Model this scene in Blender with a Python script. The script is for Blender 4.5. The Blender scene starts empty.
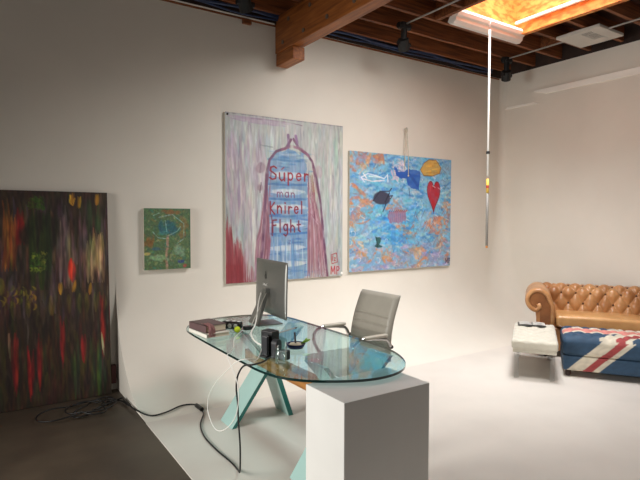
import bpy, bmesh, math, random
import numpy as np
from mathutils import Vector, Matrix
random.seed(4)
rng = np.random.default_rng(7)
scn = bpy.context.scene
COL = scn.collection
PI = math.pi

# ------------------------------------------------------------------ materials
def s2l(c):
    return tuple(((v / 12.92) if v <= 0.04045 else ((v + 0.055) / 1.055) ** 2.4) for v in c)
def hexc(r, g, b): return s2l((r / 255, g / 255, b / 255)) + (1,)

def mat(name, col, rough=.5, metal=0, var=0.0, scale=6, bump=0.0, bscale=40, spec=None, trans=0, ior=None, coat=0, stretch=(1, 1, 1), dark=None, contrast=(.35, .65), alpha=None, sheen=0):
    """Principled material with procedural noise in colour and relief."""
    m = bpy.data.materials.new(name); m.use_nodes = True
    n = m.node_tree.nodes; l = m.node_tree.links; b = n['Principled BSDF']
    b.inputs['Roughness'].default_value = rough; b.inputs['Metallic'].default_value = metal
    if spec is not None: b.inputs['Specular IOR Level'].default_value = spec
    if trans: b.inputs['Transmission Weight'].default_value = trans
    if ior: b.inputs['IOR'].default_value = ior
    if coat: b.inputs['Coat Weight'].default_value = coat; b.inputs['Coat Roughness'].default_value = .15
    if sheen: b.inputs['Sheen Weight'].default_value = sheen
    tc = n.new('ShaderNodeTexCoord'); mp = n.new('ShaderNodeMapping'); mp.inputs['Scale'].default_value = stretch
    l.new(tc.outputs['Object'], mp.inputs[0])
    if var or dark:
        nz = n.new('ShaderNodeTexNoise'); nz.inputs['Scale'].default_value = scale; nz.inputs['Detail'].default_value = 6
        l.new(mp.outputs[0], nz.inputs['Vector'])
        rp = n.new('ShaderNodeValToRGB'); rp.color_ramp.elements[0].position = contrast[0]; rp.color_ramp.elements[1].position = contrast[1]
        d = dark if dark else tuple(c * (1 - var) for c in col[:3]) + (1,)
        rp.color_ramp.elements[0].color = d; rp.color_ramp.elements[1].color = col
        l.new(nz.outputs['Fac'], rp.inputs[0]); l.new(rp.outputs[0], b.inputs['Base Color'])
    else:
        b.inputs['Base Color'].default_value = col
    if bump:
        nb = n.new('ShaderNodeTexNoise'); nb.inputs['Scale'].default_value = bscale; nb.inputs['Detail'].default_value = 5
        l.new(mp.outputs[0], nb.inputs['Vector'])
        bp = n.new('ShaderNodeBump'); bp.inputs['Strength'].default_value = bump; bp.inputs['Distance'].default_value = .01
        l.new(nb.outputs['Fac'], bp.inputs['Height']); l.new(bp.outputs[0], b.inputs['Normal'])
    return m

def vcol_mat(name, rough=.5, bump=.3, bscale=60, stretch=(1, 1, 1), coat=0):
    """colour comes from the mesh's own painted colour attribute"""
    m = bpy.data.materials.new(name); m.use_nodes = True
    n = m.node_tree.nodes; l = m.node_tree.links; b = n['Principled BSDF']
    b.inputs['Roughness'].default_value = rough
    if coat: b.inputs['Coat Weight'].default_value = coat; b.inputs['Coat Roughness'].default_value = .2
    a = n.new('ShaderNodeAttribute'); a.attribute_name = 'paint'; l.new(a.outputs['Color'], b.inputs['Base Color'])
    tc = n.new('ShaderNodeTexCoord'); mp = n.new('ShaderNodeMapping'); mp.inputs['Scale'].default_value = stretch
    l.new(tc.outputs['Object'], mp.inputs[0])
    nb = n.new('ShaderNodeTexNoise'); nb.inputs['Scale'].default_value = bscale; nb.inputs['Detail'].default_value = 5
    l.new(mp.outputs[0], nb.inputs['Vector'])
    bp = n.new('ShaderNodeBump'); bp.inputs['Strength'].default_value = bump; bp.inputs['Distance'].default_value = .006
    l.new(nb.outputs['Fac'], bp.inputs['Height']); l.new(bp.outputs[0], b.inputs['Normal'])
    return m

def sheet_glass(name, tint, gloss=1.0, f0=.04):
    """clear sheet: straight-through tinted transparency plus angle-dependent mirror reflection"""
    m = bpy.data.materials.new(name); m.use_nodes = True
    n = m.node_tree.nodes; l = m.node_tree.links; n.clear()
    o = n.new('ShaderNodeOutputMaterial'); tr = n.new('ShaderNodeBsdfTransparent'); tr.inputs[0].default_value = tint
    gl = n.new('ShaderNodeBsdfGlossy'); gl.inputs['Roughness'].default_value = .01; gl.inputs[0].default_value = (gloss, gloss, gloss, 1)
    lw = n.new('ShaderNodeLayerWeight'); lw.inputs['Blend'].default_value = .5
    p = n.new('ShaderNodeMath'); p.operation = 'POWER'; p.inputs[1].default_value = 5; l.new(lw.outputs['Facing'], p.inputs[0])
    ma = n.new('ShaderNodeMath'); ma.operation = 'MULTIPLY_ADD'; ma.inputs[1].default_value = 1 - f0; ma.inputs[2].default_value = f0
    l.new(p.outputs[0], ma.inputs[0])
    mx = n.new('ShaderNodeMixShader'); l.new(ma.outputs[0], mx.inputs[0]); l.new(tr.outputs[0], mx.inputs[1]); l.new(gl.outputs[0], mx.inputs[2])
    l.new(mx.outputs[0], o.inputs[0])
    return m

def emis(name, col, s):
    m = bpy.data.materials.new(name); m.use_nodes = True
    b = m.node_tree.nodes['Principled BSDF']; b.inputs['Base Color'].default_value = col
    b.inputs['Emission Color'].default_value = col; b.inputs['Emission Strength'].default_value = s
    return m

M = {}
M['wall'] = mat('wall_paint', hexc(225, 219, 208), .75, var=.035, scale=2.2, bump=.06, bscale=14)
M['cyc_floor'] = mat('cyclorama_floor_paint', hexc(216, 209, 200), .48, var=.06, scale=2.6, bump=.03, bscale=9, contrast=(.3, .6))
M['concrete'] = mat('dark_concrete', hexc(82, 71, 58), .5, dark=hexc(60, 51, 42), scale=2.2, bump=.05, bscale=25, contrast=(.3, .7))
M['joist'] = mat('joist_wood', hexc(150, 88, 46), .65, dark=hexc(96, 52, 26), scale=5, stretch=(.5, 9, 9), bump=.15, bscale=30)
M['deck'] = mat('roof_boards', hexc(92, 46, 26), .75, dark=hexc(48, 24, 15), scale=4, stretch=(.6, 7, 7))
M['beam'] = mat('beam_wood', hexc(166, 98, 44), .5, dark=hexc(120, 66, 26), scale=4, stretch=(9, .6, 9), bump=.12, bscale=30)
M['plate'] = mat('dark_plate_wood', hexc(52, 34, 26), .8, var=.4, scale=9)
M['osb'] = mat('strand_board', hexc(238, 158, 78), .6, dark=hexc(206, 112, 44), scale=9, bump=.2, bscale=20, stretch=(1, 1, 2.2), contrast=(.42, .58))
M['white'] = mat('white_gloss_paint', hexc(238, 236, 230), .35, var=.03, scale=8)
M['trim_patch'] = mat('trim_and_light_patch', hexc(250, 246, 238), .6, var=.02, scale=4)  # trim white, lightened to carry the skylight spill on the right wall too
M['plinth'] = mat('plinth_paint', hexc(212, 211, 207), .5, var=.03, scale=5, bump=.03, bscale=12)
M['black'] = mat('black_plastic', hexc(13, 13, 14), .35, var=.2, scale=20)
M['matt_black'] = mat('black_iron', hexc(16, 15, 15), .6, var=.3, scale=20)
M['rubber'] = mat('black_cable_rubber', hexc(17, 16, 16), .5, var=.2, scale=30)
M['steel'] = mat('steel_rod', hexc(190, 186, 180), .4, metal=.2, var=.1, scale=30)
M['bolt'] = mat('weathered_bolt', hexc(120, 104, 90), .5, metal=.3, var=.15, scale=20)
M['chrome'] = mat('chrome', hexc(200, 200, 200), .12, metal=1, var=.03, scale=10)
M['alu'] = mat('brushed_aluminium', hexc(128, 128, 124), .42, metal=.75, var=.04, scale=30)
M['bluecable'] = mat('blue_cable', hexc(48, 66, 104), .45, var=.35, scale=18)
M['whitecable'] = mat('white_cable', hexc(226, 224, 218), .4, var=.04, scale=30)
M['greycable'] = mat('grey_cable', hexc(176, 172, 162), .45, var=.06, scale=30)
M['glass_top'] = sheet_glass('tabletop_glass', (.76, .92, .925, 1), 1.0, .045)
M['glass_edge'] = mat('glass_edge_green', hexc(16, 44, 42), .1, var=.25, scale=3, spec=.7)
M['glass_leg'] = mat('frosted_teal_glass', hexc(166, 200, 194), .28, var=.12, scale=2.5, coat=.3)
M['leg_edge'] = mat('teal_glass_cut_edge', hexc(46, 124, 116), .15, var=.15, scale=4)
M['clear'] = sheet_glass('clear_glass', (.95, .97, .97, 1), 1.0, .05)
M['acrylic'] = sheet_glass('clear_acrylic', (.90, .91, .91, 1), 1.0, .06)
M['bronze'] = mat('oiled_oak', hexc(176, 122, 62), .45, dark=hexc(138, 90, 40), scale=4, stretch=(8, .6, 8))
M['chair'] = mat('grey_leather', hexc(150, 145, 134), .45, var=.07, scale=8, bump=.15, bscale=120)
M['chair_pad'] = mat('grey_vinyl', hexc(190, 184, 170), .45, var=.05, scale=10, bump=.1, bscale=120)
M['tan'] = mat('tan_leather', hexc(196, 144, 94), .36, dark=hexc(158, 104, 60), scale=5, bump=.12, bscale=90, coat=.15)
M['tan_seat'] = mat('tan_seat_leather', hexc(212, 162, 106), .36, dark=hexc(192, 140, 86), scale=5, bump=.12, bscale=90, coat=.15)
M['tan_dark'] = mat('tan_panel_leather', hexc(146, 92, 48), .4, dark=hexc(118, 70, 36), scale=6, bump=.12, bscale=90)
M['button'] = mat('leather_button', hexc(92, 54, 26), .45, var=.2, scale=20)
M['darkwood'] = mat('turned_foot_wood', hexc(58, 32, 22), .35, var=.3, scale=12)
M['ivory'] = mat('ivory_velvet', hexc(206, 200, 184), .8, var=.07, scale=14, bump=.5, bscale=30, sheen=.3)
M['book_brown'] = mat('book_cover_brown', hexc(98, 76, 76), .5, var=.12, scale=9)
M['book_white'] = mat('book_cover_white', hexc(226, 222, 210), .45, var=.05, scale=9)
M['paper'] = mat('paper_edge', hexc(222, 208, 186), .8, dark=hexc(196, 180, 156), scale=6, stretch=(1, 1, 60))
M['pink'] = mat('pink_cloth', hexc(190, 140, 138), .8, var=.15, scale=20, bump=.4, bscale=30)
M['ball'] = mat('lime_felt', hexc(196, 214, 40), .8, var=.12, scale=30, bump=.3, bscale=120)
M['dot'] = mat('white_dot_cloth', hexc(225, 225, 222), .7, var=.05, scale=20)
M['navy'] = mat('navy_glaze', hexc(22, 34, 82), .2, var=.2, scale=10)
M['cream'] = mat('cream_clay', hexc(206, 196, 170), .6, var=.1, scale=20)
M['leaf'] = mat('green_plastic', hexc(126, 176, 44), .5, var=.2, scale=20)
M['darkgrey'] = mat('dark_grey_plastic', hexc(44, 45, 48), .3, var=.1, scale=20)
M['rope'] = mat('cord_fibre', hexc(196, 186, 168), .9, var=.2, scale=60)
M['canvas_edge'] = mat('raw_canvas_edge', hexc(196, 188, 174), .8, var=.1, scale=20, bump=.2, bscale=150)
M['canvas_dark'] = mat('dark_canvas_edge', hexc(40, 30, 24), .8, var=.3, scale=20)
M['red_box'] = mat('dark_red_metal', hexc(84, 28, 26), .5, var=.15, scale=12)
M['vent'] = mat('vent_paint', hexc(206, 201, 192), .5, var=.03, scale=8)
M['vent_dark'] = mat('vent_backing_metal', hexc(44, 42, 40), .6, var=.1, scale=10)  # dark backing behind the vent slots
M['yellow'] = mat('yellow_sticker', hexc(222, 186, 76), .5, var=.08, scale=20)
M['redp'] = mat('red_print', hexc(176, 50, 40), .5, var=.08, scale=20)
M['pole_grey'] = mat('grey_pole_paint', hexc(140, 137, 132), .5, var=.08, scale=20)
M['cork'] = mat('orange_tip_plastic', hexc(198, 132, 66), .5, var=.08, scale=20)
M['sky_pane'] = emis('skylight_dome', (1, .96, .9, 1), .6)
M['screen'] = mat('dark_screen_glass', hexc(14, 15, 18), .08, var=.1, scale=3)
M['paint'] = vcol_mat('oil_paint', .5, .35, 70, (1, 1, .35))
M['paint_dark'] = vcol_mat('oil_paint_varnished', .6, .3, 60, (1, 1, .3))
M['union'] = vcol_mat('printed_velvet', .7, .35, 60)

# ------------------------------------------------------------------ mesh helpers
def obj(name, bm, m, parent=None, smooth=False, mats=None):
    me = bpy.data.meshes.new(name); bm.normal_update(); bm.to_mesh(me); bm.free()
    for x in (mats or [m]): me.materials.append(x)
    if smooth:
        for p in me.polygons: p.use_smooth = True
    o = bpy.data.objects.new(name, me); COL.objects.link(o)
    if parent: o.parent = parent
    return o
def thing(name, label, cat, loc=(0, 0, 0), rz=0, group=None):
    o = bpy.data.objects.new(name, None); COL.objects.link(o); o.empty_display_size = .1
    o.location = loc; o.rotation_euler = (0, 0, rz)
    return tag(o, label, cat, group)
def tag(o, label, cat, group=None):
    o['label'] = label; o['category'] = cat
    if group: o['group'] = group
    return o
def struct(name, bm, m, parent=None, smooth=False, mats=None):
    o = obj(name, bm, m, parent, smooth, mats)
    if parent is None: o['kind'] = 'structure'
    return o
def sub(name, bm, m, parent, label=None, smooth=False, mats=None):
    o = obj(name, bm, m, parent, smooth, mats)
    if label: o['label'] = label
    return o

def box(bm, x0, x1, y0, y1, z0, z1, bev=0.0, seg=2, mi=0):
    r = bmesh.ops.create_cube(bm, size=1)
    vs = r['verts']
    for v in vs:
        v.co = Vector((x0 + (v.co.x + .5) * (x1 - x0), y0 + (v.co.y + .5) * (y1 - y0), z0 + (v.co.z + .5) * (z1 - z0)))
    fs = set(f for v in vs for f in v.link_faces)
    for f in fs: f.material_index = mi
    if bev > 0:
        es = list(set(e for v in vs for e in v.link_edges))
        bmesh.ops.bevel(bm, geom=es, offset=bev, segments=seg, affect='EDGES', profile=.5)
    return bm
def nb(): return bmesh.new()
def bx(*a, **k): return box(nb(), *a, **k)

def catmull(pts, n=8):
    P = [Vector(p) for p in pts]; P = [2 * P[0] - P[1]] + P + [2 * P[-1] - P[-2]]; out = []
    for i in range(1, len(P) - 2):
        for k in range(n):
            t = k / n; a, b, c, d = P[i - 1], P[i], P[i + 1], P[i + 2]
            out.append(.5 * ((2 * b) + (c - a) * t + (2 * a - 5 * b + 4 * c - d) * t * t + (3 * b - a - 3 * c + d) * t ** 3))
    out.append(P[-2]); return out
def tube(bm, pts, r, n=8, spline=0, cap=True, mi=0):
    P = catmull(pts, spline) if spline else [Vector(p) for p in pts]
    rr = r if callable(r) else (lambda t: r)
    rings = []; up = None
    for i, p in enumerate(P):
        d = (P[min(i + 1, len(P) - 1)] - P[max(i - 1, 0)])
        if d.length < 1e-9: d = Vector((0, 0, 1))
        d.normalize()
        if up is None: up = d.orthogonal().normalized()
        up = (up - d * up.dot(d))
        if up.length < 1e-6: up = d.orthogonal()
        up.normalize(); w = d.cross(up); R = rr(i / max(1, len(P) - 1))
        rings.append([bm.verts.new(p + R * (math.cos(2 * PI * k / n) * up + math.sin(2 * PI * k / n) * w)) for k in range(n)])
    for a, b in zip(rings, rings[1:]):
        for k in range(n):
            f = bm.faces.new((a[k], a[(k + 1) % n], b[(k + 1) % n], b[k])); f.material_index = mi
    if cap:
        bm.faces.new(rings[0][::-1]).material_index = mi; bm.faces.new(rings[-1]).material_index = mi
    return bm
def tb(*a, **k): return tube(nb(), *a, **k)
def lathe(bm, prof, c=(0, 0, 0), n=24):
    rings = []
    for r, z in prof:
        rings.append([bm.verts.new((c[0] + max(r, 1e-4) * math.cos(2 * PI * k / n), c[1] + max(r, 1e-4) * math.sin(2 * PI * k / n), c[2] + z)) for k in range(n)])
    for a, b in zip(rings, rings[1:]):
        for k in range(n): bm.faces.new((a[k], a[(k + 1) % n], b[(k + 1) % n], b[k]))
    bm.faces.new(rings[0][::-1]); bm.faces.new(rings[-1])
    return bm
def lt(*a, **k): return lathe(nb(), *a, **k)
def prism(bm, poly, axis, a, b, side_mi=0, cap_mi=0):
    """extrude a 2-D polygon along axis ('x','y','z') from a to b"""
    def P(p, t):
        return {'x': (t, p[0], p[1]), 'y': (p[0], t, p[1]), 'z': (p[0], p[1], t)}[axis]
    A = [bm.verts.new(P(p, a)) for p in poly]; B = [bm.verts.new(P(p, b)) for p in poly]
    n = len(poly)
    for i in range(n):
        f = bm.faces.new((A[i], A[(i + 1) % n], B[(i + 1) % n], B[i])); f.material_index = side_mi
    f = bm.faces.new(A[::-1]); f.material_index = cap_mi
    f = bm.faces.new(B); f.material_index = cap_mi
    bmesh.ops.recalc_face_normals(bm, faces=bm.faces)
    return bm
def pr(*a, **k): return prism(nb(), *a, **k)
def grid(bm, nu, nv, fn, mi=0):
    V = [[bm.verts.new(fn(i / (nu - 1), j / (nv - 1))) for i in range(nu)] for j in range(nv)]
    for j in range(nv - 1):
        for i in range(nu - 1):
            f = bm.faces.new((V[j][i], V[j][i + 1], V[j + 1][i + 1], V[j + 1][i])); f.material_index = mi
    return V
def soft_box(bm, c, size, r, res, disp=None):
    """densely meshed rounded box; disp(co, normal)->offset along normal"""
    hx, hy, hz = [s / 2 for s in size]; cx, cy, cz = c; cache = {}
    def V(x, y, z):
        k = (round(x, 5), round(y, 5), round(z, 5))
        if k in cache: return cache[k]
        p = Vector((x, y, z)); q = Vector((max(-hx + r, min(hx - r, x)), max(-hy + r, min(hy - r, y)), max(-hz + r, min(hz - r, z))))
        d = p - q
        nrm = d.normalized() if d.length > 1e-9 else Vector((0, 0, 1))
        p = q + nrm * r
        if disp: p = p + nrm * disp(p, nrm)
        v = bm.verts.new((p.x + cx, p.y + cy, p.z + cz)); cache[k] = v; return v
    def axis(h):
        m = max(2, int(round(2 * (h - r) / res))); e = 5
        inner = [-h + r + 2 * (h - r) * i / m for i in range(m + 1)]
        lo = [-h + r - r * math.tan(PI / 4 * (e - i) / e) for i in range(e)]
        return lo + inner + [-v for v in lo[::-1]]
    X, Y, Z = axis(hx), axis(hy), axis(hz)
    for A, B, f in ((X, Y, lambda a, b: V(a, b, hz)), (Y, X, lambda a, b: V(b, a, -hz)), (Y, Z, lambda a, b: V(hx, a, b)), (Z, Y, lambda a, b: V(-hx, b, a)),
                    (Z, X, lambda a, b: V(b, hy, a)), (X, Z, lambda a, b: V(a, -hy, b))):
        for i in range(len(A) - 1):
            for j in range(len(B) - 1):
                bm.faces.new((f(A[i], B[j]), f(A[i + 1], B[j]), f(A[i + 1], B[j + 1]), f(A[i], B[j + 1])))
    return bm
def ball(bm, c, r, u=16, v=10, sc=(1, 1, 1)):
    res = bmesh.ops.create_uvsphere(bm, u_segments=u, v_segments=v, radius=r)
    for w in res['verts']: w.co = Vector((w.co.x * sc[0] + c[0], w.co.y * sc[1] + c[1], w.co.z * sc[2] + c[2]))
    return bm
def tuft(a, b, s, t, e=.4):
    p = a / s + b / t; q = a / s - b / t
    return (abs(math.sin(PI * p)) * abs(math.sin(PI * q))) ** e

# ------------------------------------------------------------------ painter: builds colours of a painted canvas
class Paint:
    def __init__(s, W, H, nx, ny, base):
        s.W, s.H, s.nx, s.ny = W, H, nx, ny
        s.cache = {}; s.a = np.zeros((ny, nx, 3)); s.a[:] = np.array(base) / 255.
        s.X, s.Y = np.meshgrid((np.arange(nx) + .5) / nx, (np.arange(ny) + .5) / ny)   # u right, v down
    def noise(s, fx, fy):
        gx, gy = max(2, int(fx) + 2), max(2, int(fy) + 2)
        g = rng.random((gy + 1, gx + 1)); x = s.X * fx; y = s.Y * fy
        xi = x.astype(int); yi = y.astype(int); xf = x - xi; yf = y - yi
        xf = xf * xf * (3 - 2 * xf); yf = yf * yf * (3 - 2 * yf)
        return (g[yi, xi] * (1 - xf) + g[yi, xi + 1] * xf) * (1 - yf) + (g[yi + 1, xi] * (1 - xf) + g[yi + 1, xi + 1] * xf) * yf
    def mix(s, col, m):
        m = np.clip(m, 0, 1)[..., None]; s.a = s.a * (1 - m) + (np.array(col) / 255.) * m
    def blot(s, col, u, v, ru, rv, a=1, rag=.5, fx=14, fy=14, soft=.35):
        d = np.sqrt(((s.X - u) / ru) ** 2 + ((s.Y - v) / rv) ** 2) + (s.noise(fx, fy) - .5) * 2 * rag
        s.mix(col, a * np.clip((1 - d) / soft, 0, 1))
    def nz(s, fx, fy):
        k = (fx, fy)
        if k not in s.cache: s.cache[k] = [s.noise(fx, fy) for _ in range(5)]
        return s.cache[k][int(rng.integers(5))]
    def stroke(s, col, pts, w, a=1, dry=.3, fx=30, fy=30, soft=.4, taper=False):
        asp = s.H / s.W; n = len(pts); wv = w / asp
        i0 = max(0, int((min(p[0] for p in pts) - w) * s.nx)); i1 = min(s.nx, int((max(p[0] for p in pts) + w) * s.nx) + 2)
        j0 = max(0, int((min(p[1] for p in pts) - wv) * s.ny)); j1 = min(s.ny, int((max(p[1] for p in pts) + wv) * s.ny) + 2)
        if i1 <= i0 or j1 <= j0: return
        X = s.X[j0:j1, i0:i1]; Y = s.Y[j0:j1, i0:i1]; D = np.full(X.shape, 9.)
        for i in range(n - 1):
            (x0, y0), (x1, y1) = pts[i], pts[i + 1]
            dx, dy = x1 - x0, (y1 - y0) * asp; L = dx * dx + dy * dy + 1e-12
            t = np.clip(((X - x0) * dx + (Y - y0) * asp * dy) / L, 0, 1)
            d = np.hypot(X - x0 - t * dx, (Y - y0) * asp - t * dy)
            if taper:
                tt = (i + t) / (n - 1); d = d / np.maximum(.12, np.sin(PI * np.clip(tt, .02, .98)) ** .6)
            D = np.minimum(D, d)
        m = np.clip((1 - D / (w / 2)) / soft, 0, 1)
        if dry:
            nz = s.nz(fx, fy)[j0:j1, i0:i1]; m = m * np.clip(1 - dry + (nz - .5) * 3.2 * dry + dry * .5, 0, 1)
        c = np.array(col) / 255. * (1 + .10 * (rng.random(3) - .5)); m = np.clip(m * a, 0, 1)[..., None]
        s.a[j0:j1, i0:i1] = s.a[j0:j1, i0:i1] * (1 - m) + c * m
    def swirl(s, pal, u, v, L, ang, w, a=.7, dry=.5, bend=.5):
        p = []
        for k in range(5):
            t = (k / 4 - .5); p.append((u + L * t * math.cos(ang + bend * t), v + L * t * math.sin(ang + bend * t) * s.W / s.H))
        s.stroke(pal[int(rng.integers(len(pal)))], p, w, a, dry, 60, 60, .5, True)
    def bristle(s, fx, fy, amp):
        n1 = s.noise(fx, fy) + .6 * s.noise(fx * 2, fy * 2) - .8
        s.a *= (1 + amp * n1)[..., None]
        for k in range(3): s.a[..., k] *= 1 + amp * .5 * (s.noise(fx * .6, fy * .6) - .5)
        s.a = np.clip(s.a, 0, 1)
    def poly(s, col, pts, a=1, rag=.004):
        n = len(pts); inside = np.zeros(s.X.shape, bool)
        x = s.X + (s.noise(40, 40) - .5) * rag * 2; y = s.Y + (s.noise(40, 40) - .5) * rag * 2
        for i in range(n):
            x0, y0 = pts[i]; x1, y1 = pts[(i + 1) % n]
            if y0 == y1: continue
            c = ((y0 > y) != (y1 > y)) & (x < (x1 - x0) * (y - y0) / (y1 - y0) + x0); inside ^= c
        s.mix(col, a * inside * (.85 + .3 * (s.noise(30, 30) - .5)))
    def text(s, txt, u, v, cw, h, col, w, a=1, jit=.05, asp=None):
        x = u
        for ch in txt:
            if ch == ' ': x += cw * .7; continue
            wd, strokes = GL[ch]; j = (rng.random() - .5) * jit * h * 2
            for st in strokes:
                s.stroke(col, [(x + p[0] * cw * wd, v + j + p[1] * h) for p in st], w, a, dry=.12, fx=60, fy=60, soft=.5)
            x += cw * (wd + .28)
    def mesh(s, bm_depth=.03):
        """canvas front in local XZ facing -Y, wrapped painted sides; returns (verts, faces, colours)"""
        nx, ny, W, H = s.nx, s.ny, s.W, s.H
        xs = np.linspace(-W / 2, W / 2, nx); zs = np.linspace(H, 0, ny)
        V = np.zeros((ny, nx, 3)); V[..., 0] = xs[None, :]; V[..., 2] = zs[:, None]
        lum = s.a.mean(2); V[..., 1] = -.0025 * (lum - .5)
        idx = np.arange(nx * ny).reshape(ny, nx)
        F = np.stack([idx[:-1, :-1], idx[1:, :-1], idx[1:, 1:], idx[:-1, 1:]], -1).reshape(-1, 4)
        c = np.where(s.a <= .04045, s.a / 12.92, ((s.a + .055) / 1.055) ** 2.4)
        C = np.concatenate([c.reshape(-1, 3), np.ones((nx * ny, 1))], 1)
        return V.reshape(-1, 3), F, C
    def build(s, name, m, parent, label=None):
        V, F, C = s.mesh(); me = bpy.data.meshes.new(name)
        me.from_pydata(V.tolist(), [], F.tolist()); me.materials.append(m)
        at = me.color_attributes.new('paint', 'FLOAT_COLOR', 'POINT'); at.data.foreach_set('color', C.astype(np.float32).ravel())
        for p in me.polygons: p.use_smooth = True
        o = bpy.data.objects.new(name, me); COL.objects.link(o); o.parent = parent
        if label: o['label'] = label
        return o
def arc(cx, cy, rx, ry, a0, a1, n=10):
    return [(cx + rx * math.cos(math.radians(a0 + (a1 - a0) * i / n)), cy + ry * math.sin(math.radians(a0 + (a1 - a0) * i / n))) for i in range(n + 1)]
GL = {  # hand-drawn letters: width, strokes (x right, y down, 0 = cap top, 1 = baseline)
 'S': (.8, [[(.95, .12), (.6, 0), (.15, .1), (.1, .35), (.5, .48), (.9, .65), (.85, .92), (.4, 1), (.02, .88)]]),
 'u': (.7, [[(.05, .42), (.08, .85), (.4, 1), (.8, .88), (.85, .42)], [(.85, .42), (.9, 1)]]),
 'p': (.7, [[(.1, .42), (.1, 1.35)], arc(.45, .7, .38, .28, -150, 150)]),
 'e': (.7, [[(.1, .72), (.85, .66)] + arc(.48, .72, .38, .28, -15, -330)]),
 'r': (.55, [[(.1, .42), (.14, 1)], [(.12, .65), (.45, .44), (.9, .5)]]),
 'L': (.6, [[(.15, .05), (.12, .95), (.85, .95)]]),
 'm': (1.0, [[(.05, 1), (.08, .45)], [(.08, .6), (.3, .42), (.48, .6), (.48, 1)], [(.48, .6), (.72, .42), (.92, .62), (.95, 1)]]),
 'a': (.7, [arc(.45, .72, .38, .28, 0, 360, 14), [(.84, .42), (.9, 1)]]),
 'n': (.7, [[(.08, .42), (.1, 1)], [(.1, .62), (.45, .42), (.82, .58), (.86, 1)]]),
 'K': (.75, [[(.12, 0), (.1, 1)], [(.85, .08), (.14, .55), (.9, 1)]]),
 'i': (.3, [[(.4, .42), (.45, 1)], [(.4, .15), (.45, .22)]]),
 'l': (.3, [[(.4, 0), (.45, 1)]]),
 'F': (.7, [[(.15, .02), (.12, 1)], [(.15, .04), (.9, 0)], [(.14, .45), (.75, .42)]]),
 'g': (.7, [arc(.45, .68, .36, .26, 0, 360, 14), [(.82, .42), (.84, 1.2), (.5, 1.38), (.1, 1.25)]]),
 'h': (.7, [[(.1, 0), (.1, 1)], [(.1, .65), (.45, .44), (.82, .6), (.85, 1)]]),
 't': (.55, [[(.45, .1), (.45, .9), (.85, .98)], [(.05, .42), (.9, .4)]]),
 'M': (1.0, [[(.08, 1), (.12, 0), (.5, .75), (.88, 0), (.94, 1)]]),
 'P': (.7, [[(.12, 1), (.12, .02), (.7, .02), (.88, .28), (.65, .52), (.14, .52)]]),
 'I': (.3, [[(.5, 0), (.5, 1)]]),
 'z': (.6, [[(.1, .45), (.85, .45), (.1, 1), (.9, 1)]]),
}

# ------------------------------------------------------------------ measurements (metres; camera stands over the origin)
W, XR, XC = 5.06, 6.69, 1.06          # back wall, right wall, left edge of the white cove
ZB, ZJ = 3.74, 3.81                   # top of back wall, underside of joists
YEND = 2.98                           # where the right wall turns away

# ------------------------------------------------------------------ THE SETTING
# dark concrete floor
struct('floor', bx(-5, 9.5, -5, W + .3, -.12, 0), M['concrete'])

# white cove: back wall, right wall and floor run into one another
def ring(z, R=1.0, Rr=.1, seg=14):
    db = R - math.sqrt(max(0, R * R - (R - z) ** 2)) if z < R else 0
    dr = Rr - math.sqrt(max(0, Rr * Rr - (Rr - z) ** 2)) if z < Rr else 0
    r = .10 + .5 * max(0, min(1, (1.9 - z) / 1.9)) ** 1.5
    yb, xr = W - db, XR - dr
    back = [(XC + (xr - r - XC) * i / 8, yb) for i in range(9)]
    cor = [(xr - r + r * math.sin(PI / 2 * k / seg), yb - r + r * math.cos(PI / 2 * k / seg)) for k in range(1, seg)]
    right = [(xr, yb - r + (YEND - yb + r) * i / 6) for i in range(7)]
    return back, cor, right
ZS = [1 - math.cos(PI / 2 * i / 16) for i in range(17)] + [1.15, 1.4, 1.7, 2.0, 2.4, 2.8, 3.1, 3.45, ZB]
rings = [ring(z + 0.0) for z in ZS]
bw, rw = nb(), nb(); h = 7
def skin(bm, rows, zs):
    V = [[bm.verts.new((x, y, z)) for x, y in row] for row, z in zip(rows, zs)]
    for a, b in zip(V, V[1:]):
        for i in range(len(a) - 1): bm.faces.new((a[i], a[i + 1], b[i + 1], b[i]))
    return V
skin(bw, [b + c[:h] for b, c, r in rings[17:]], [z + .006 for z in ZS[17:-1]] + [ZB])
cbm = nb()
skin(cbm, [b + c[:h] for b, c, r in rings[:18]], [z + .006 for z in ZS[:18]])
ch = [cbm.verts.new((XC, W - (1 - math.sqrt(max(0, 1 - (1 - z) ** 2))) if z < 1 else W, z + .006)) for z in ZS[:17]]
cb = [cbm.verts.new((XC, W + .001, z)) for z in ZS[:17]]
for i in range(16): cbm.faces.new((ch[i], ch[i + 1], cb[i + 1], cb[i]))
o = struct('cyclorama_cove', cbm, M['wall'])
for p in o.data.polygons: p.use_smooth = p.normal.x > -.9
box(bw, -4.5, XR + .4, W + .001, W + .2, 0, ZB)
o = struct('wall_back', bw, M['wall'])
for p in o.data.polygons: p.use_smooth = abs(p.area) < .9
skin(rw, [c[h - 1:] + r for b, c, r in rings[:-1]], [z + .006 for z in ZS[:-2]] + [3.45])
up = c0_ = rings[-1]
skin(rw, [[(x + .010, y + .004) for x, y in up[1][h - 1:] + up[2]]] * 2, [3.44, 3.78])
aw = bx(XR + .001, XR + 1.4, YEND - .12, YEND, 0, 3.78)           # the wall turns away here
box(aw, XR + 1.28, XR + 1.4, -4, YEND - .12, 0, 3.78)
struct('wall_alcove', aw, M['wall'])
o = struct('wall_right', rw, M['wall'])
for p in o.data.polygons: p.use_smooth = p.area < .25
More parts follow.
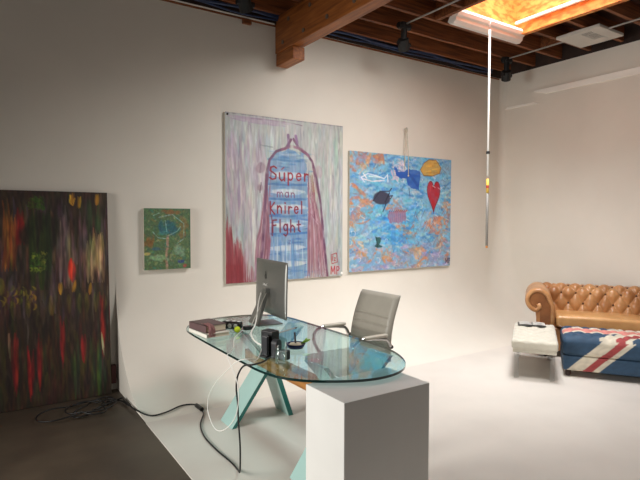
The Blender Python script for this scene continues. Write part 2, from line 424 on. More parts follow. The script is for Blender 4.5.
# bright skylight spill on the right wall, built as thin extra-white strips
struct('light_patch_1', pr([(4.52, 3.437), (4.33, 3.378), (YEND, 3.368), (YEND, 3.45), (4.52, 3.45)], 'x', XR - .012, XR + .004), M['trim_patch'])
struct('light_patch_2', pr([(5.0, 3.268), (4.96, 3.300), (4.53, 3.291), (4.44, 3.262)], 'x', XR - .010, XR + .004), M['trim_patch'])

# white floor of the cove
b0, c0, r0 = rings[0]
fb = nb(); poly = b0 + c0 + r0 + [(XR - .1, YEND - .12), (XR + 1.28, YEND - .12), (XR + 1.28, -3.5), (XC, -3.5)]
prism(fb, poly, 'z', .0002, .006)
struct('cyclorama_floor', fb, M['cyc_floor'])

# roof boards with the skylight hole
SX0, SX1, SY0, SY1 = 4.30, 5.42, 2.66, 3.92
db = nb(); zt = ZJ + .19
for x0, x1, y0, y1 in ((-4.5, SX0 - .02, -5, W + .2), (SX1 + .02, 8.2, -5, W + .2), (SX0 - .02, SX1 + .02, -5, SY0 - .02), (SX0 - .02, SX1 + .02, SY1 + .02, W + .2)):
    box(db, x0, x1, y0, y1, zt, zt + .06)
struct('ceiling', db, M['deck'])
ys = [W - .12 - .405 * k for k in range(22)]
for y in ys:
    if SY0 - .06 < y < SY1 + .06:
        for x0, x1 in ((-4.4, SX0 - .05), (SX1 + .05, 7.9)): struct('ceiling_joist', bx(x0, x1, y - .022, y + .022, ZJ, zt), M['joist'])
    else:
        struct('ceiling_joist', bx(-4.4, 7.9, y - .022, y + .022, ZJ, zt), M['joist'])
for x in (SX0 - .025, SX1 + .025): struct('ceiling_trimmer', bx(x - .024, x + .024, SY0 - .4, SY1 + .2, ZJ - .004, zt), M['joist'])
for y in (SY0 - .025, SY1 + .025): struct('ceiling_header', bx(SX0, SX1, y - .024, y + .024, ZJ - .004, zt), M['joist'])
for x in (3.55, 6.2): struct('ceiling_blocking', bx(x, x + .04, ys[3] + .022, ys[2] - .022, ZJ + .05, zt), M['joist'])
pb = bx(-4.4, XR + .1, W - .03, W + .19, ZB, zt)
box(pb, XR + .005, XR + .19, YEND, W - .03, 3.775, zt)
struct('trim_3', pb, M['plate'])                                  # dark wall plates
struct('trim_4', bx(-4.4, 2.74, W - .028, W + .01, ZB - .012, ZB + .012), M['trim_patch'])   # pale strip on top of the back wall
struct('trim_5', bx(-4.4, XR - .1, W - .018, W + .01, ZB - .028, ZB - .012), M['joist'])

# skylight
sk = bpy.data.objects.new('window_1', None); COL.objects.link(sk); sk['kind'] = 'structure'; sk.location = (0, 0, 0)
lb = nb(); ztop = zt + 1.0
zu = ztop + .12; box(lb, SX0 - .03, SX0, SY0, SY1, ZJ, zu); box(lb, SX1, SX1 + .03, SY0, SY1, ZJ, zu)
box(lb, SX0, SX1, SY0 - .03, SY0, ZJ, zu); box(lb, SX0, SX1, SY1, SY1 + .03, ZJ, zu)
obj('shaft_lining', lb, M['osb'], sk)
mo = nb()   # rolled white moulding under the far side, slim white bead on the right side
prism(mo, [(SY1 + .03, ZJ - .0), (SY1 + .06, ZJ - .055), (SY1 + .03, ZJ - .085), (SY1 - .02, ZJ - .09), (SY1 - .055, ZJ - .06), (SY1 - .06, ZJ - .03), (SY1 - .085, ZJ - .015), (SY1 - .10, ZJ + .02), (SY1 - .09, ZJ + .05), (SY1, ZJ + .06), (SY1, ZJ)], 'x', SX0 + .01, SX1 + .05)
obj('moulding', mo, M['white'], sk)
obj('side_bead', bx(SX1 - .03, SX1 + .0, SY0, SY1, ZJ + .12, ZJ + .16, bev=.01), M['white'], sk)
obj('side_sill', bx(SX1 - .02, SX1 + .05, SY0 - .02, SY1 + .0, ZJ - .012, ZJ), M['osb'], sk)
obj('pane', bx(SX0 - .03, SX1 + .03, SY0 - .03, SY1 + .03, ztop + .12, ztop + .14), M['sky_pane'], sk)

# ------------------------------------------------------------------ CEILING THINGS
t = thing('ceiling_beam', 'heavy bolted honey-brown timber beam running out from the back wall under the joists', 'beam', (2.76, W, 3.42))
yb_, ye_ = -.002, -7.0
sub('timber_ply', bx(0, .105, ye_, yb_, 0, .386, bev=.006), M['beam'], t)
sub('timber_ply', bx(.113, .195, ye_, yb_, .03, .386, bev=.006), M['beam'], t)
for k in range(7):
    for dz in (.08, .29):
        y = -.18 - .42 * k - (.12 if dz > .2 else 0)
        b = nb(); tube(b, [(-.012, y, dz), (.004, y, dz)], .022, 6)
        sub('bolt', b, M['bolt'], t)
tag(struct('corbel', bx(2.772, 2.915, 4.69, W - .001, 3.285, 3.419, bev=.006), M['beam']), 'short square timber block on the wall just under the heavy beam', 'corbel')
del bpy.data.objects['corbel']['kind']

def tie_rod(x, y, label):
    t = thing('conduit_rod', label, 'rod', (x, y, 3.786))
    sub('rod', tb([(0, -8, 0), (0, -.02, 0)], .010, 8), M['steel'], t, smooth=True)
    b = nb(); box(b, -.06, .06, -.045, .045, -.05, .02, bev=.012); tube(b, [(-.085, 0, -.02), (.085, 0, -.02)], .034, 10)
    sub('clamp_head', b, M['matt_black'], t)
    b = nb(); tube(b, [(0, .0, -.04), (0, .0, -.20)], .036, 10); sub('stem', b, M['matt_black'], t)
    b = nb(); tube(b, [(-.03, -.02, -.17), (.03, .03, -.27)], .062, 14); tube(b, [(-.085, 0, -.215), (.085, 0, -.215)], .03, 8)
    sub('swivel_foot', b, M['matt_black'], t)
tie_rod(2.07, 4.36, 'steel rod with a black hanging fitting left of the heavy timber beam')
tie_rod(4.02, 4.36, 'steel rod with a black hanging fitting between the heavy beam and the skylight')
tie_rod(6.03, 4.50, 'steel rod with a black hanging fitting nearest the corner, running past the ceiling vent')
b = nb()
for k, (dy, dz, r) in enumerate(((.045, .05, .016), (.06, .085, .013), (.035, .02, .010))):
    pts = [(-4 + .45 * i, W - .03 - dy + .012 * math.sin(i * 1.7 + k), ZB + dz + .012 * math.sin(i * 2.3 + 2 * k)) for i in range(24)]
    tube(b, [p for p in pts if p[0] < XR - .15], r, 7, spline=4)
tag(obj('cable_bundle', b, M['bluecable'], smooth=True), 'dark blue cable bundle lying along the top of the back wall', 'cable')
b = nb(); tube(b, [(2.62, W - .03, ZB - .04), (2.62, W, ZB - .04)], .02, 6); box(b, 2.58, 2.66, W - .03, W, ZB - .07, ZB - .028)
tag(obj('wall_clip', bx(2.36, 2.46, W - .04, W - .001, ZB - .075, ZB - .03, bev=.006), M['joist']), 'small brown wooden cleat at the wall top left of the beam', 'cleat'); b.free()

t = thing('ceiling_vent', 'white rectangular air vent panel fixed under the joists beside the skylight', 'vent', (6.10, 3.40, 3.80))
b = nb(); w_, d_ = .27, .26
box(b, -w_, w_, -d_, -.12, -.035, 0, bev=.006); box(b, -w_, w_, .12, d_, -.035, 0, bev=.006); box(b, -w_, -.20, -.12, .12, -.035, 0); box(b, .10, w_, -.12, .12, -.035, 0)
box(b, -.20, .10, .0, .12, -.035, 0)
sub('frame', b, M['vent'], t)
sub('backing', bx(-.21, .11, -.12, .0, -.012, -.006), M['vent_dark'], t)
for k in range(9): sub('slat', bx(-.195 + k * .034, -.182 + k * .034, -.12, .0, -.034, -.030), M['vent'], t)

# pole hanging from the skylight
t = thing('skylight_pole', 'long slim white pole with a grey lower half hanging from the skylight moulding', 'pole', (4.752, 3.772, 0))
sub('upper_tube', tb([(0, 0, 2.09), (0, 0, 3.70)], .012, 10), M['white'], t, smooth=True)
sub('lower_tube', tb([(0, 0, 1.31), (0, 0, 2.04)], .014, 10), M['pole_grey'], t, 'grey lower tube', smooth=True)
sub('sleeve', tb([(0, 0, 1.90), (0, 0, 2.06)], .0155, 10), M['yellow'], t, 'yellow sticker sleeve', smooth=True)
sub('sleeve_print', tb([(0, 0, 1.955), (0, 0, 1.985)], .016, 10), M['redp'], t, 'red print on the yellow sleeve')
sub('lock_collar', tb([(0, 0, 2.335), (0, 0, 2.365)], .02, 10), M['matt_black'], t, 'black locking collar')
sub('tip', tb([(0, 0, 1.285), (0, 0, 1.31)], .013, 10), M['cork'], t, 'orange end tip')
sub('hook', tb([(0, 0, 3.70), (0, 0, 3.76), (.02, .0, 3.79), (.03, .02, 3.775), (.02, .03, 3.755)], .006, 8, spline=4), M['steel'], t, smooth=True)

# ------------------------------------------------------------------ PAINTINGS
def edge_frame(parent, w, hgt, dep, m, th=.004, name='canvas_edge'):
    b = nb()
    box(b, -w / 2, w / 2, .002, dep, 0, hgt, bev=.003)
    return sub(name, b, m, parent)

# --- cape painting
P = Paint(1.51, 1.795, 250, 298, (190, 186, 182))
for k in range(420):
    u, v = rng.random(), rng.random(); L = .05 + .2 * rng.random()
    c = [(216, 212, 208), (186, 198, 190), (164, 176, 178), (202, 186, 192), (228, 224, 216), (150, 150, 154), (206, 204, 184), (176, 192, 196), (196, 176, 168)][k % 9]
    P.stroke(c, [(u, v), (u + .02 * (rng.random() - .5), v + L)], .014 + .035 * rng.random(), .6, .6, 90, 14, taper=True)
for k in range(90):
    u = .01 + .3 * rng.random() ** 1.3; v = .01 + .5 * rng.random()
    P.stroke([(178, 150, 172), (206, 186, 196), (160, 136, 158), (226, 212, 216), (196, 160, 176)][k % 5], [(u, v), (u + .01, v + .1 + .2 * rng.random())], .03, .6, .6, 90, 10, taper=True)
for k in range(50):
    u = .66 + .32 * rng.random(); v = .02 + .6 * rng.random()
    P.stroke([(176, 196, 184), (208, 212, 190), (158, 176, 178), (226, 226, 216)][k % 4], [(u, v), (u, v + .25)], .03, .6, .6, 90, 10, taper=True)
for k in range(14): P.stroke([(176, 146, 172), (196, 170, 188)][k % 2], [(.02 + .1 * rng.random(), .01 + .03 * rng.random()), (.35 + .2 * rng.random(), .02 + .03 * rng.random())], .03, .6, .5, taper=True)
P.stroke((140, 90, 116), [(.2, .022), (.5, .02), (.62, .03)], .010, .6, .5)
P.stroke((120, 88, 110), [(.0, .004), (1, .004)], .012, .5, .5)
for k in range(60):                                                # red corner, lower left
    r_ = rng.random(); u = .005 + .20 * r_ ** 1.3; v0 = .56 + .30 * r_ + .12 * rng.random()
    P.stroke([(166, 36, 48), (150, 30, 42), (190, 76, 84), (176, 50, 60)][k % 4], [(u, v0), (u + .02 * rng.random(), 1.02)], .03, .62, .55, 90, 10, taper=True)
P.blot((160, 30, 42), .05, .97, .16, .13, .75, .5)
for k in range(26): u = .14 + .16 * rng.random(); P.stroke([(206, 186, 188), (226, 218, 214), (176, 140, 150)][k % 3], [(u, .6 + .2 * rng.random()), (u, 1)], .02, .6, .6, 90, 10, taper=True)
P.stroke((230, 226, 222), [(.215, .56), (.215, .86)], .045, .8, .4, 80, 14, taper=True); P.stroke((140, 124, 134), [(.24, .56), (.245, .85)], .012, .6, .3, taper=True)
body = [(.335, .31), (.36, .245), (.43, .205), (.50, .185), (.57, .19), (.64, .23), (.665, .30), (.675, .5), (.69, .75), (.70, 1), (.325, 1), (.325, .7), (.325, .5)]
P.poly((104, 152, 206), body, .9, .016)
for k in range(120):
    v = .2 + .8 * rng.random(); u = .32 + .28 * rng.random(); w_ = .06 + .12 * rng.random()
    P.stroke([(64, 124, 200), (126, 172, 218), (160, 194, 224), (46, 104, 186), (90, 146, 210), (190, 206, 222)][k % 6], [(u, v), (u + w_, v + .012 * (rng.random() - .5))], .02, .6, .55, 24, 90, taper=True)
for v0 in (.345, .45, .545, .655, .80, .90):
    for k in range(9): P.stroke((206, 214, 222), [(.34 + .05 * rng.random(), v0 + .02 * (rng.random() - .5)), (.6 + .06 * rng.random(), v0 + .02 * (rng.random() - .5))], .045, .5, .6, 24, 60, taper=True)
for k in range(24): u = .36 + .3 * rng.random(); P.stroke([(208, 220, 232), (70, 130, 200)][k % 2], [(u, .68 + .1 * rng.random()), (u + .01, .98)], .014, .6, .6, 80, 12, taper=True)
for v0 in (.255, .405, .495, .60, .71): P.stroke((48, 110, 190), [(.335, v0), (.5, v0 + .004), (.66, v0 - .004)], .022, .75, .45, 24, 60)
for k in range(70):                                                # pink and maroon cape folds
    q = rng.random(); u = .20 + .11 * q; P.stroke([(168, 92, 110), (196, 140, 152), (140, 60, 84), (212, 178, 184), (176, 120, 140)][k % 5], [(.325 - .02 * rng.random(), .3 + .4 * rng.random()), (u + .04, .75), (u + .02 * rng.random(), 1.01)], .016, .7, .5, 90, 14, taper=True)
for k in range(100):
    q = rng.random(); u = .67 + .19 * q; P.stroke([(166, 84, 102), (200, 144, 154), (134, 50, 78), (216, 184, 188), (180, 110, 126)][k % 5], [(.665 + .07 * rng.random(), .32 + .4 * rng.random()), (.675 + .12 * q, .66), (u, 1.0)], .016, .7, .5, 90, 14, taper=True)
for off in (0, .012):
    P.stroke((116, 58, 96), [(.525, .125), (.48, .18), (.40, .205), (.345, .26), (.32 + off, .34), (.305, .55), (.285, .8), (.25, 1.0)], .024, .8, .4)
    P.stroke((112, 52, 90), [(.545, .12), (.60, .18), (.66, .205), (.71, .25), (.745 - off, .33), (.785, .5), (.82, .75), (.855, 1.0)], .024, .8, .4)
P.stroke((150, 78, 104), [(.36, .3), (.34, .5), (.32, .8)], .016, .7, .5); P.stroke((190, 130, 140), [(.725, .3), (.76, .5), (.79, .8)], .02, .6, .5)
P.stroke((150, 80, 110), [(.45, .19), (.53, .165), (.62, .18), (.68, .215)], .026, .75, .4)
P.stroke((130, 76, 128), [(.50, .10), (.505, .165)], .03, .85, .4); P.stroke((146, 92, 146), [(.565, .10), (.585, .165)], .03, .85, .4); P.stroke((214, 196, 210), [(.535, .10), (.54, .15)], .014, .8, .3)
for u0, v0 in ((.265, .31), (.265, .43)): P.blot((160, 116, 130), u0, v0, .04, .03, .6, .6); P.stroke((90, 66, 84), [(u0 + .012, v0 - .03), (u0 + .002, v0 + .03)], .010, .7, .3)
P.blot((186, 146, 156), .765, .31, .04, .04, .6, .6)
P.stroke((120, 134, 124), [(.27, .175), (.37, .182)], .010, .7, .3)
P.stroke((190, 140, 96), [(.71, .34), (.725, .44)], .03, .6, .5); P.stroke((216, 196, 180), [(.69, .36), (.70, .48)], .02, .6, .5)
P.bristle(110, 22, .13)
g_ = P.a.mean(2, keepdims=True); P.a = g_ + (P.a - g_) * .8; P.a = np.clip(P.a * np.array([.86, .89, .90]) + .05, 0, 1)
R_ = (146, 30, 44)
P.text('Super', .345, .300, .073, .080, R_, .0155); P.stroke(R_, [(.445, .312), (.465, .300)], .011)
P.text('L', .345, .437, .045, .045, (150, 126, 150), .010, .7); P.text('man', .405, .428, .052, .055, (120, 66, 100), .010, .85)
P.text('Knirel', .345, .510, .060, .076, (140, 26, 42), .0145)
P.text('Flght', .365, .622, .060, .076, (120, 32, 56), .0145); P.stroke((120, 32, 56), [(.36, .6), (.365, .72)], .014)
P.text('zi', .50, .735, .04, .04, (96, 92, 140), .007, .7)
D_ = (168, 48, 58)
P.stroke(D_, [(.89, .855), (.94, .845), (.95, .905), (.895, .915), (.89, .855)], .009, .9, .1); P.text('Iz', .90, .862, .028, .035, D_, .008)
P.blot((206, 186, 190), .93, .96, .06, .04, .5, .3); P.text('MP', .885, .934, .043, .05, D_, .012)
P.a *= .97
t = thing('cape_painting', 'tall painting of a blue caped figure with red hand-lettered words on the back wall', 'painting', (2.905, W - .036, .923))
P.build('painted_canvas', M['paint'], t)
edge_frame(t, 1.51, 1.795, .035, M['canvas_edge'])
b = nb(); ball(b, (-.73, -.006, 1.772), .011, 10, 6); sub('nail_head', b, M['matt_black'], t)
b = nb(); ball(b, (.742, -.006, .03), .018, 10, 6, (1, .5, 1)); sub('corner_bumper', b, M['white'], t, 'round white bumper on the lower right corner')

# --- heart painting
P = Paint(1.775, 1.48, 270, 224, (122, 168, 198))
BL_ = [(88, 160, 208), (120, 182, 214), (66, 142, 200), (150, 190, 208), (142, 170, 190), (100, 176, 206), (58, 124, 182), (176, 196, 204)]
OR_ = [(200, 146, 106), (206, 132, 84), (180, 120, 94), (214, 172, 138), (160, 116, 112), (196, 150, 124), (150, 130, 140), (140, 164, 184)]
PU_ = [(160, 150, 190), (182, 172, 200), (140, 136, 176), (198, 192, 206), (136, 150, 186), (176, 150, 160), (120, 150, 180)]
OC = [(.07, .07, .15, .12), (.2, .05, .14, .07), (.08, .33, .07, .1), (.06, .52, .1, .15), (.14, .45, .08, .08), (.43, .45, .1, .06), (.12, .62, .05, .05), (.57, .68, .08, .07), (.62, .86, .12, .10), (.7, .93, .13, .06),
      (.87, .66, .11, .13), (.95, .5, .06, .16), (.9, .8, .08, .08), (.55, .94, .1, .05), (.2, .86, .09, .05), (.06, .80, .06, .08), (.8, .6, .07, .06), (.5, .62, .05, .05), (.72, .52, .05, .05), (.95, .9, .05, .06), (.35, .9, .08, .04)]
for k in range(900):
    u, v = rng.random(), rng.random()
    o_ = max(1 - math.hypot((u - a) / c, (v - b) / d) for a, b, c, d in OC)
    pal = OR_ if o_ + .5 * (rng.random() - .5) > .16 else (PU_ if v > .80 + .15 * (rng.random() - .3) else BL_)
    P.swirl(pal, u, v, .04 + .12 * rng.random(), (rng.random() - .5) * (2.6 if pal is OR_ else 1.0), .016 + .036 * rng.random(), .75, .5, 1.5 * (rng.random() - .5))
for k in range(60):
    u, v = .3 + .3 * rng.random(), .5 + .28 * rng.random(); P.swirl([(60, 150, 212), (88, 178, 222), (48, 126, 194)], u, v, .12, .1, .03, .6, .5, .4)
P.stroke((60, 140, 200), [(.40, .6), (.405, .85)], .06, .6, .5, taper=True); P.stroke((84, 160, 190), [(.42, .8), (.5, .9)], .05, .5, .5, taper=True)
for k in range(40): P.swirl([(204, 180, 190), (214, 196, 204), (180, 170, 190)], .38 + .12 * rng.random(), .06 + .16 * rng.random(), .06, rng.random() * 3, .02, .7, .5)
for k in range(14): P.swirl([(90, 100, 126), (70, 110, 140)], .87 + .1 * rng.random(), .08 + .2 * rng.random(), .07, rng.random() * 3, .006, .7, .3, 2)
for k in range(60):
    u, v = rng.random(), rng.random(); P.swirl([(230, 224, 218), (210, 206, 214), (110, 90, 120), (90, 110, 150)], u, v, .03 + .05 * rng.random(), rng.random() * 3, .007, .7, .4, 2)
P.bristle(70, 60, .14)
for pts in ([(0.1, 0.215), (0.16, 0.18), (0.24, 0.195), (0.31, 0.215), (0.34, 0.18)], [(0.11, 0.225), (0.2, 0.242), (0.31, 0.23)], [(0.34, 0.18), (0.345, 0.24)], [(0.1, 0.215), (0.13, 0.25)], [(0.12, 0.18), (0.15, 0.22)], [(0.17, 0.2), (0.27, 0.205)]):
    P.stroke((226, 232, 232), pts, .011, .9, .2)
P.stroke((228, 230, 228), [(.40, .10), (.47, .06), (.52, .11), (.5, .2)], .012, .7, .4)
P.poly((34, 82, 168), [(0.405, 0.108), (0.425, 0.113), (0.44, 0.143), (0.5, 0.143), (0.53, 0.126), (0.565, 0.118), (0.665, 0.128), (0.655, 0.293), (0.57, 0.283), (0.54, 0.258), (0.53, 0.203), (0.47, 0.203), (0.425, 0.183)], 1, .006)
P.stroke((24, 60, 140), [(0.55, 0.158), (0.64, 0.258)], .03, .5, .4); P.stroke((70, 120, 196), [(0.56, 0.148), (0.65, 0.158)], .02, .6, .4)
P.stroke((40, 56, 90), [(0.55, 0.288), (0.56, 0.348)], .008, .8, .1)
hexo = [(.665, .115), (.70, .055), (.75, .02), (.83, .015), (.885, .085), (.87, .135), (.79, .165), (.70, .165)]
P.poly((206, 152, 62), hexo, 1, .006); P.stroke((112, 76, 40), hexo + [hexo[0]], .008, .8, .2)
for k in range(14): u, v = .7 + .14 * rng.random(), .04 + .1 * rng.random(); P.stroke([(226, 180, 84), (184, 126, 50), (216, 160, 90)][k % 3], [(u, v), (u + .05, v - .01)], .012, .7, .4)
P.stroke((90, 86, 96), [(.89, .09), (.95, .13), (.97, .22), (.90, .30)], .006, .6, .3); P.stroke((90, 86, 96), [(.66, .14), (.6, .17), (.56, .25)], .005, .5, .3)
def heart(cx, top, w, hgt):
    out = []
    for i in range(40):
        a = 2 * PI * i / 40; x = 16 * math.sin(a) ** 3; y = 13 * math.cos(a) - 5 * math.cos(2 * a) - 2 * math.cos(3 * a) - math.cos(4 * a)
        yy = (12 - y) / 29; yy = yy if yy < .45 else .45 + (yy - .45) * 1.0
        out.append((cx + x / 32 * w * (1 if yy < .4 else 1 - .25 * (yy - .4)), top + yy * hgt))
    return out
hp = heart(.808, .212, .14, .295)
P.poly((176, 22, 38), hp, 1, .003); P.stroke((96, 14, 30), hp + [hp[0]], .008, .8, .1)
P.stroke((206, 60, 66), [(.778, .245), (.772, .30)], .012, .6, .3)
P.blot((62, 64, 84), .285, .38, .085, .062, 1, .12, soft=.15); P.stroke((40, 40, 56), [(0.21, 0.405), (0.27, 0.325), (0.36, 0.32), (0.38, 0.295)], .012, .9, .1)
P.stroke((36, 36, 52), [(0.35, 0.365), (0.39, 0.355), (0.37, 0.385)], .010, .9, .1); P.stroke((36, 36, 52), [(0.33, 0.425), (0.3, 0.495)], .010, .9, .1); P.stroke((36, 36, 52), [(0.36, 0.335), (0.32, 0.415)], .014, .9, .1)
P.poly((150, 104, 132), [(0.355, 0.49), (0.52, 0.49), (0.53, 0.585), (0.355, 0.59)], .85, .012)
for k in range(9): P.stroke((132, 60, 72), [(.36 + .02 * k, .495), (.37 + .02 * k, .48)], .008, .8, .1)
for k in range(8): P.stroke((186, 130, 150), [(.37 + .018 * k, .505), (.36 + .02 * k, .575)], .008, .5, .3)
P.poly((30, 74, 70), [(0.235, 0.707), (0.29, 0.717), (0.275, 0.772), (0.3, 0.802), (0.25, 0.812), (0.22, 0.792), (0.245, 0.762)], 1, .008); P.stroke((20, 40, 46), [(0.235, 0.712), (0.255, 0.802)], .010, .8, .1)
for k in range(26):
    u, v = .52 + .42 * rng.random(), .46 + .36 * rng.random(); s_ = .02 + .03 * rng.random()
    P.stroke([(96, 110, 140), (180, 84, 50), (112, 96, 110)][k % 3], [(u, v), (u + s_, v - s_ * 1.6), (u + 1.3 * s_, v - s_ * .6)], .006, .7, .2)
P.stroke((84, 92, 120), [(.60, .56), (.62, .49), (.635, .56)], .006, .8, .1); P.stroke((84, 92, 120), [(.68, .55), (.72, .47)], .006, .8, .1)
for k in range(18):
    u, v = rng.random(), rng.random(); P.stroke((226, 220, 216), [(u, v), (u + .03, v + .015)], .009, .6, .4)
P.text('MP', .945, .93, .027, .045, (34, 44, 96), .008)
t = thing('heart_painting', 'blue and orange abstract painting with a red heart, hung from a cord on the wall', 'painting', (4.65, W - .04, .957))
P.build('painted_canvas', M['paint'], t); edge_frame(t, 1.775, 1.48, .039, M['canvas_edge'])
b = nb(); xc = .035
tube(b, [(xc - .035, -.008, 1.30), (xc - .03, -.008, 1.49), (xc - .012, -.002, 1.76), (xc, .0, 1.825)], .006, 6, spline=4)
tube(b, [(xc + .035, -.008, 1.22), (xc + .03, -.008, 1.49), (xc + .012, -.002, 1.76), (xc, .0, 1.825)], .006, 6, spline=4)
ball(b, (xc + .035, -.008, 1.22), .012, 8, 6)
tube(b, [(xc + .02 * math.cos(a), .0, 1.815 + .03 * math.sin(a)) for a in [2 * PI * k / 12 for k in range(13)]], .006, 6)
sub('hanging_cord', b, M['rope'], t, smooth=True)
tag(obj('nail', tb([(4.685, W - .06, 2.795), (4.685, W + .0, 2.79)], .007, 8), M['steel']), 'small nail in the wall holding the cord above the heart painting', 'nail')

# --- small green painting
P = Paint(.455, .594, 110, 144, (74, 96, 66))
for k in range(170):
    u, v = rng.random(), rng.random(); c = [(96, 118, 72), (58, 92, 66), (120, 134, 84), (70, 84, 60), (104, 92, 52), (52, 108, 96), (136, 140, 96)][k % 7]
    P.stroke(c, [(u, v), (u + .12 * (rng.random() - .3), v + .08 * (rng.random() - .5))], .05, .6, .5, 20, 26)
P.blot((116, 78, 42), .1, .55, .12, .14, .8, .5); P.blot((130, 78, 46), .55, .06, .25, .05, .7, .5); P.blot((128, 92, 54), .85, .3, .1, .2, .6, .5)
P.blot((38, 84, 96), .52, .33, .27, .14, .85, .35); P.blot((60, 112, 112), .4, .4, .15, .05, .7, .4)
for pts in ([(.18, .38), (.3, .48), (.5, .5)], [(.45, .2), (.48, .38)], [(.3, .15), (.6, .1), (.85, .25), (.85, .5), (.7, .58)], [(.5, .45), (.7, .38), (.78, .3)], [(.2, .12), (.32, .08)]): P.stroke((124, 160, 156), pts, .025, .75, .3)
P.stroke((150, 116, 98), [(.5, .46), (.49, .62), (.46, .8), (.48, .98)], .07, .85, .35); P.blot((170, 130, 110), .5, .49, .04, .03, .8, .3)
P.blot((128, 160, 120), .3, .82, .22, .06, .6, .5); P.blot((48, 80, 108), .25, .66, .2, .03, .6, .4); P.blot((124, 150, 132), .75, .7, .2, .1, .5, .5)
P.blot((44, 60, 110), .78, .88, .08, .04, .9, .3); P.blot((150, 70, 62), .87, .95, .06, .04, .9, .3); P.blot((176, 160, 96), .07, .74, .06, .03, .8, .4)
for k in range(160): P.swirl([(110, 130, 84), (50, 86, 64), (130, 140, 96), (84, 72, 46), (60, 110, 100), (120, 92, 60)], rng.random(), rng.random(), .08, rng.random() * 3, .02, .5, .5, 2)
P.bristle(40, 50, .25); P.a = np.clip(P.a * 1.15, 0, 1)
P.stroke((40, 84, 66), [(.98, 0), (.98, 1)], .03, .6, .3); P.stroke((64, 120, 96), [(0, .01), (1, .01)], .03, .6, .3)
t = thing('small_green_painting', 'small unframed green painting on the back wall, smallest of the canvases', 'painting', (1.539, W - .05, 1.112))
P.build('painted_canvas', M['paint'], t); edge_frame(t, .455, .594, .049, M['canvas_edge'])

# --- big dark painting leaning on the wall
P = Paint(1.335, 1.84, 230, 317, (54, 42, 36))
LU = lambda px: .337 + px / 108.5 * .663     # picture column -> canvas u
LV = lambda py: (py - 192) / 212
def vs(c, x0, y0, x1, y1, w, a=.8, dry=.4): P.stroke(c, [(LU(x0), LV(y0)), (LU(x1), LV(y1))], w * 1.25, a, dry + .1, 80, 12, taper=True)
for k in range(700):
    u, v = rng.random(), rng.random(); L = .06 + .2 * rng.random()
    top = v < .5
    c = ([(78, 58, 74), (60, 46, 58), (84, 60, 44), (50, 48, 34), (66, 44, 34), (96, 78, 84)] if top else [(58, 50, 26), (46, 34, 24), (70, 60, 28), (40, 44, 24), (62, 34, 28), (36, 24, 24)])[k % 6]
    P.stroke(c, [(u, v), (u + .06 * (rng.random() - .5), v + L)], .016 + .03 * rng.random(), .7, .6, 80, 12, taper=True)
for k in range(12): vs([(146, 84, 36), (164, 104, 44), (120, 52, 30)][k % 3], 8 + 14 * rng.random(), 200 + 30 * rng.random(), 6 + 14 * rng.random(), 270, .022, .7)
for k in range(7): vs((132, 28, 26), 19 + 7 * rng.random(), 205 + 20 * rng.random(), 19 + 8 * rng.random(), 245, .03, .7)
P.blot((34, 30, 22), LU(42), LV(235), .12, .1, .85, .3)
for k in range(14): x = 32 + 20 * rng.random(); vs([(40, 60, 26), (28, 36, 20), (58, 70, 28)][k % 3], x, 195 + 40 * rng.random(), x - 2, 290, .035, .7)

for k in range(60): P.swirl([(66, 100, 32), (100, 124, 40), (48, 76, 28), (130, 140, 50)], LU(40 + 14 * (rng.random() - .5)), LV(262 + 18 * (rng.random() - .5)), .035, rng.random() * 3, .014, .75, .5, 2); P.swirl([(58, 90, 30), (44, 66, 26)], LU(39 + 14 * (rng.random() - .5)), LV(204 + 12 * (rng.random() - .5)), .035, rng.random() * 3, .014, .7, .5, 2)
for k in range(14): x = 58 + 30 * rng.random(); vs([(122, 98, 96), (104, 82, 90), (140, 118, 108)][k % 3], x, 205 + 40 * rng.random(), x - 1, 290, .022, .6)
for k in range(14): x = 84 + 18 * rng.random(); vs([(172, 152, 112), (150, 124, 88), (120, 92, 70), (190, 172, 130)][k % 4], x, 228 + 20 * rng.random(), x - 2 + 4 * rng.random(), 286, .024, .75)
for k in range(6): x = 82 + 18 * rng.random(); vs((50, 74, 40), x, 200, x, 235, .03, .6)
vs((196, 40, 34), 70, 260, 71, 284, .045, .95, .15); vs((214, 60, 44), 70, 262, 70.5, 282, .02, .8, .2)
for (x, y) in ((72, 199), (78, 203), (96, 200), (58, 290), (88, 292), (72, 288)):
    for k in range(3): vs([(196, 150, 44), (150, 104, 36)][k % 2], x + 3 * rng.random(), y - 6, x + 4 * (rng.random() - .5), y + 6, .018, .7)
P.stroke((206, 160, 52), [(LU(71), LV(196)), (LU(70), LV(203)), (LU(73), LV(206)), (LU(75), LV(199))], .012, .9, .2)

for k in range(40): P.swirl([(128, 124, 40), (96, 96, 34), (150, 136, 48), (70, 74, 30)], LU(2 + 34 * rng.random()), LV(285 + 26 * rng.random()), .05, 1.2 + rng.random(), .016, .7, .5, 1)
P.blot((140, 132, 44), LU(4), LV(285), .03, .05, .6, .7); vs((190, 186, 170), 3, 275, 2, 292, .02, .8)
for k in range(10): x = 10 + 95 * rng.random(); vs((112, 104, 40), x, 296, x, 316, .03, .5)
for (x, y0, y1) in ((16, 325, 395), (38, 330, 390), (60, 315, 372), (101, 290, 368), (80, 330, 370), (30, 340, 400), (110, 300, 340)):
    for k in range(6): dx = 6 * (rng.random() - .5); vs([(132, 28, 36), (104, 22, 32), (150, 40, 34)][k % 3], x + dx, y0 + 12 * rng.random(), x + dx * .3, y1 - 10 * rng.random(), .018, .75)
vs((186, 160, 146), 11, 328, 12, 356, .014, .8); vs((196, 176, 160), 99, 338, 101, 362, .014, .85); vs((200, 190, 170), 100, 345, 100, 358, .008, .9)
for k in range(16): x = 70 + 40 * rng.random(); vs([(58, 84, 44), (72, 92, 40), (40, 66, 44)][k % 3], x, 340 + 20 * rng.random(), x, 405, .018, .5)
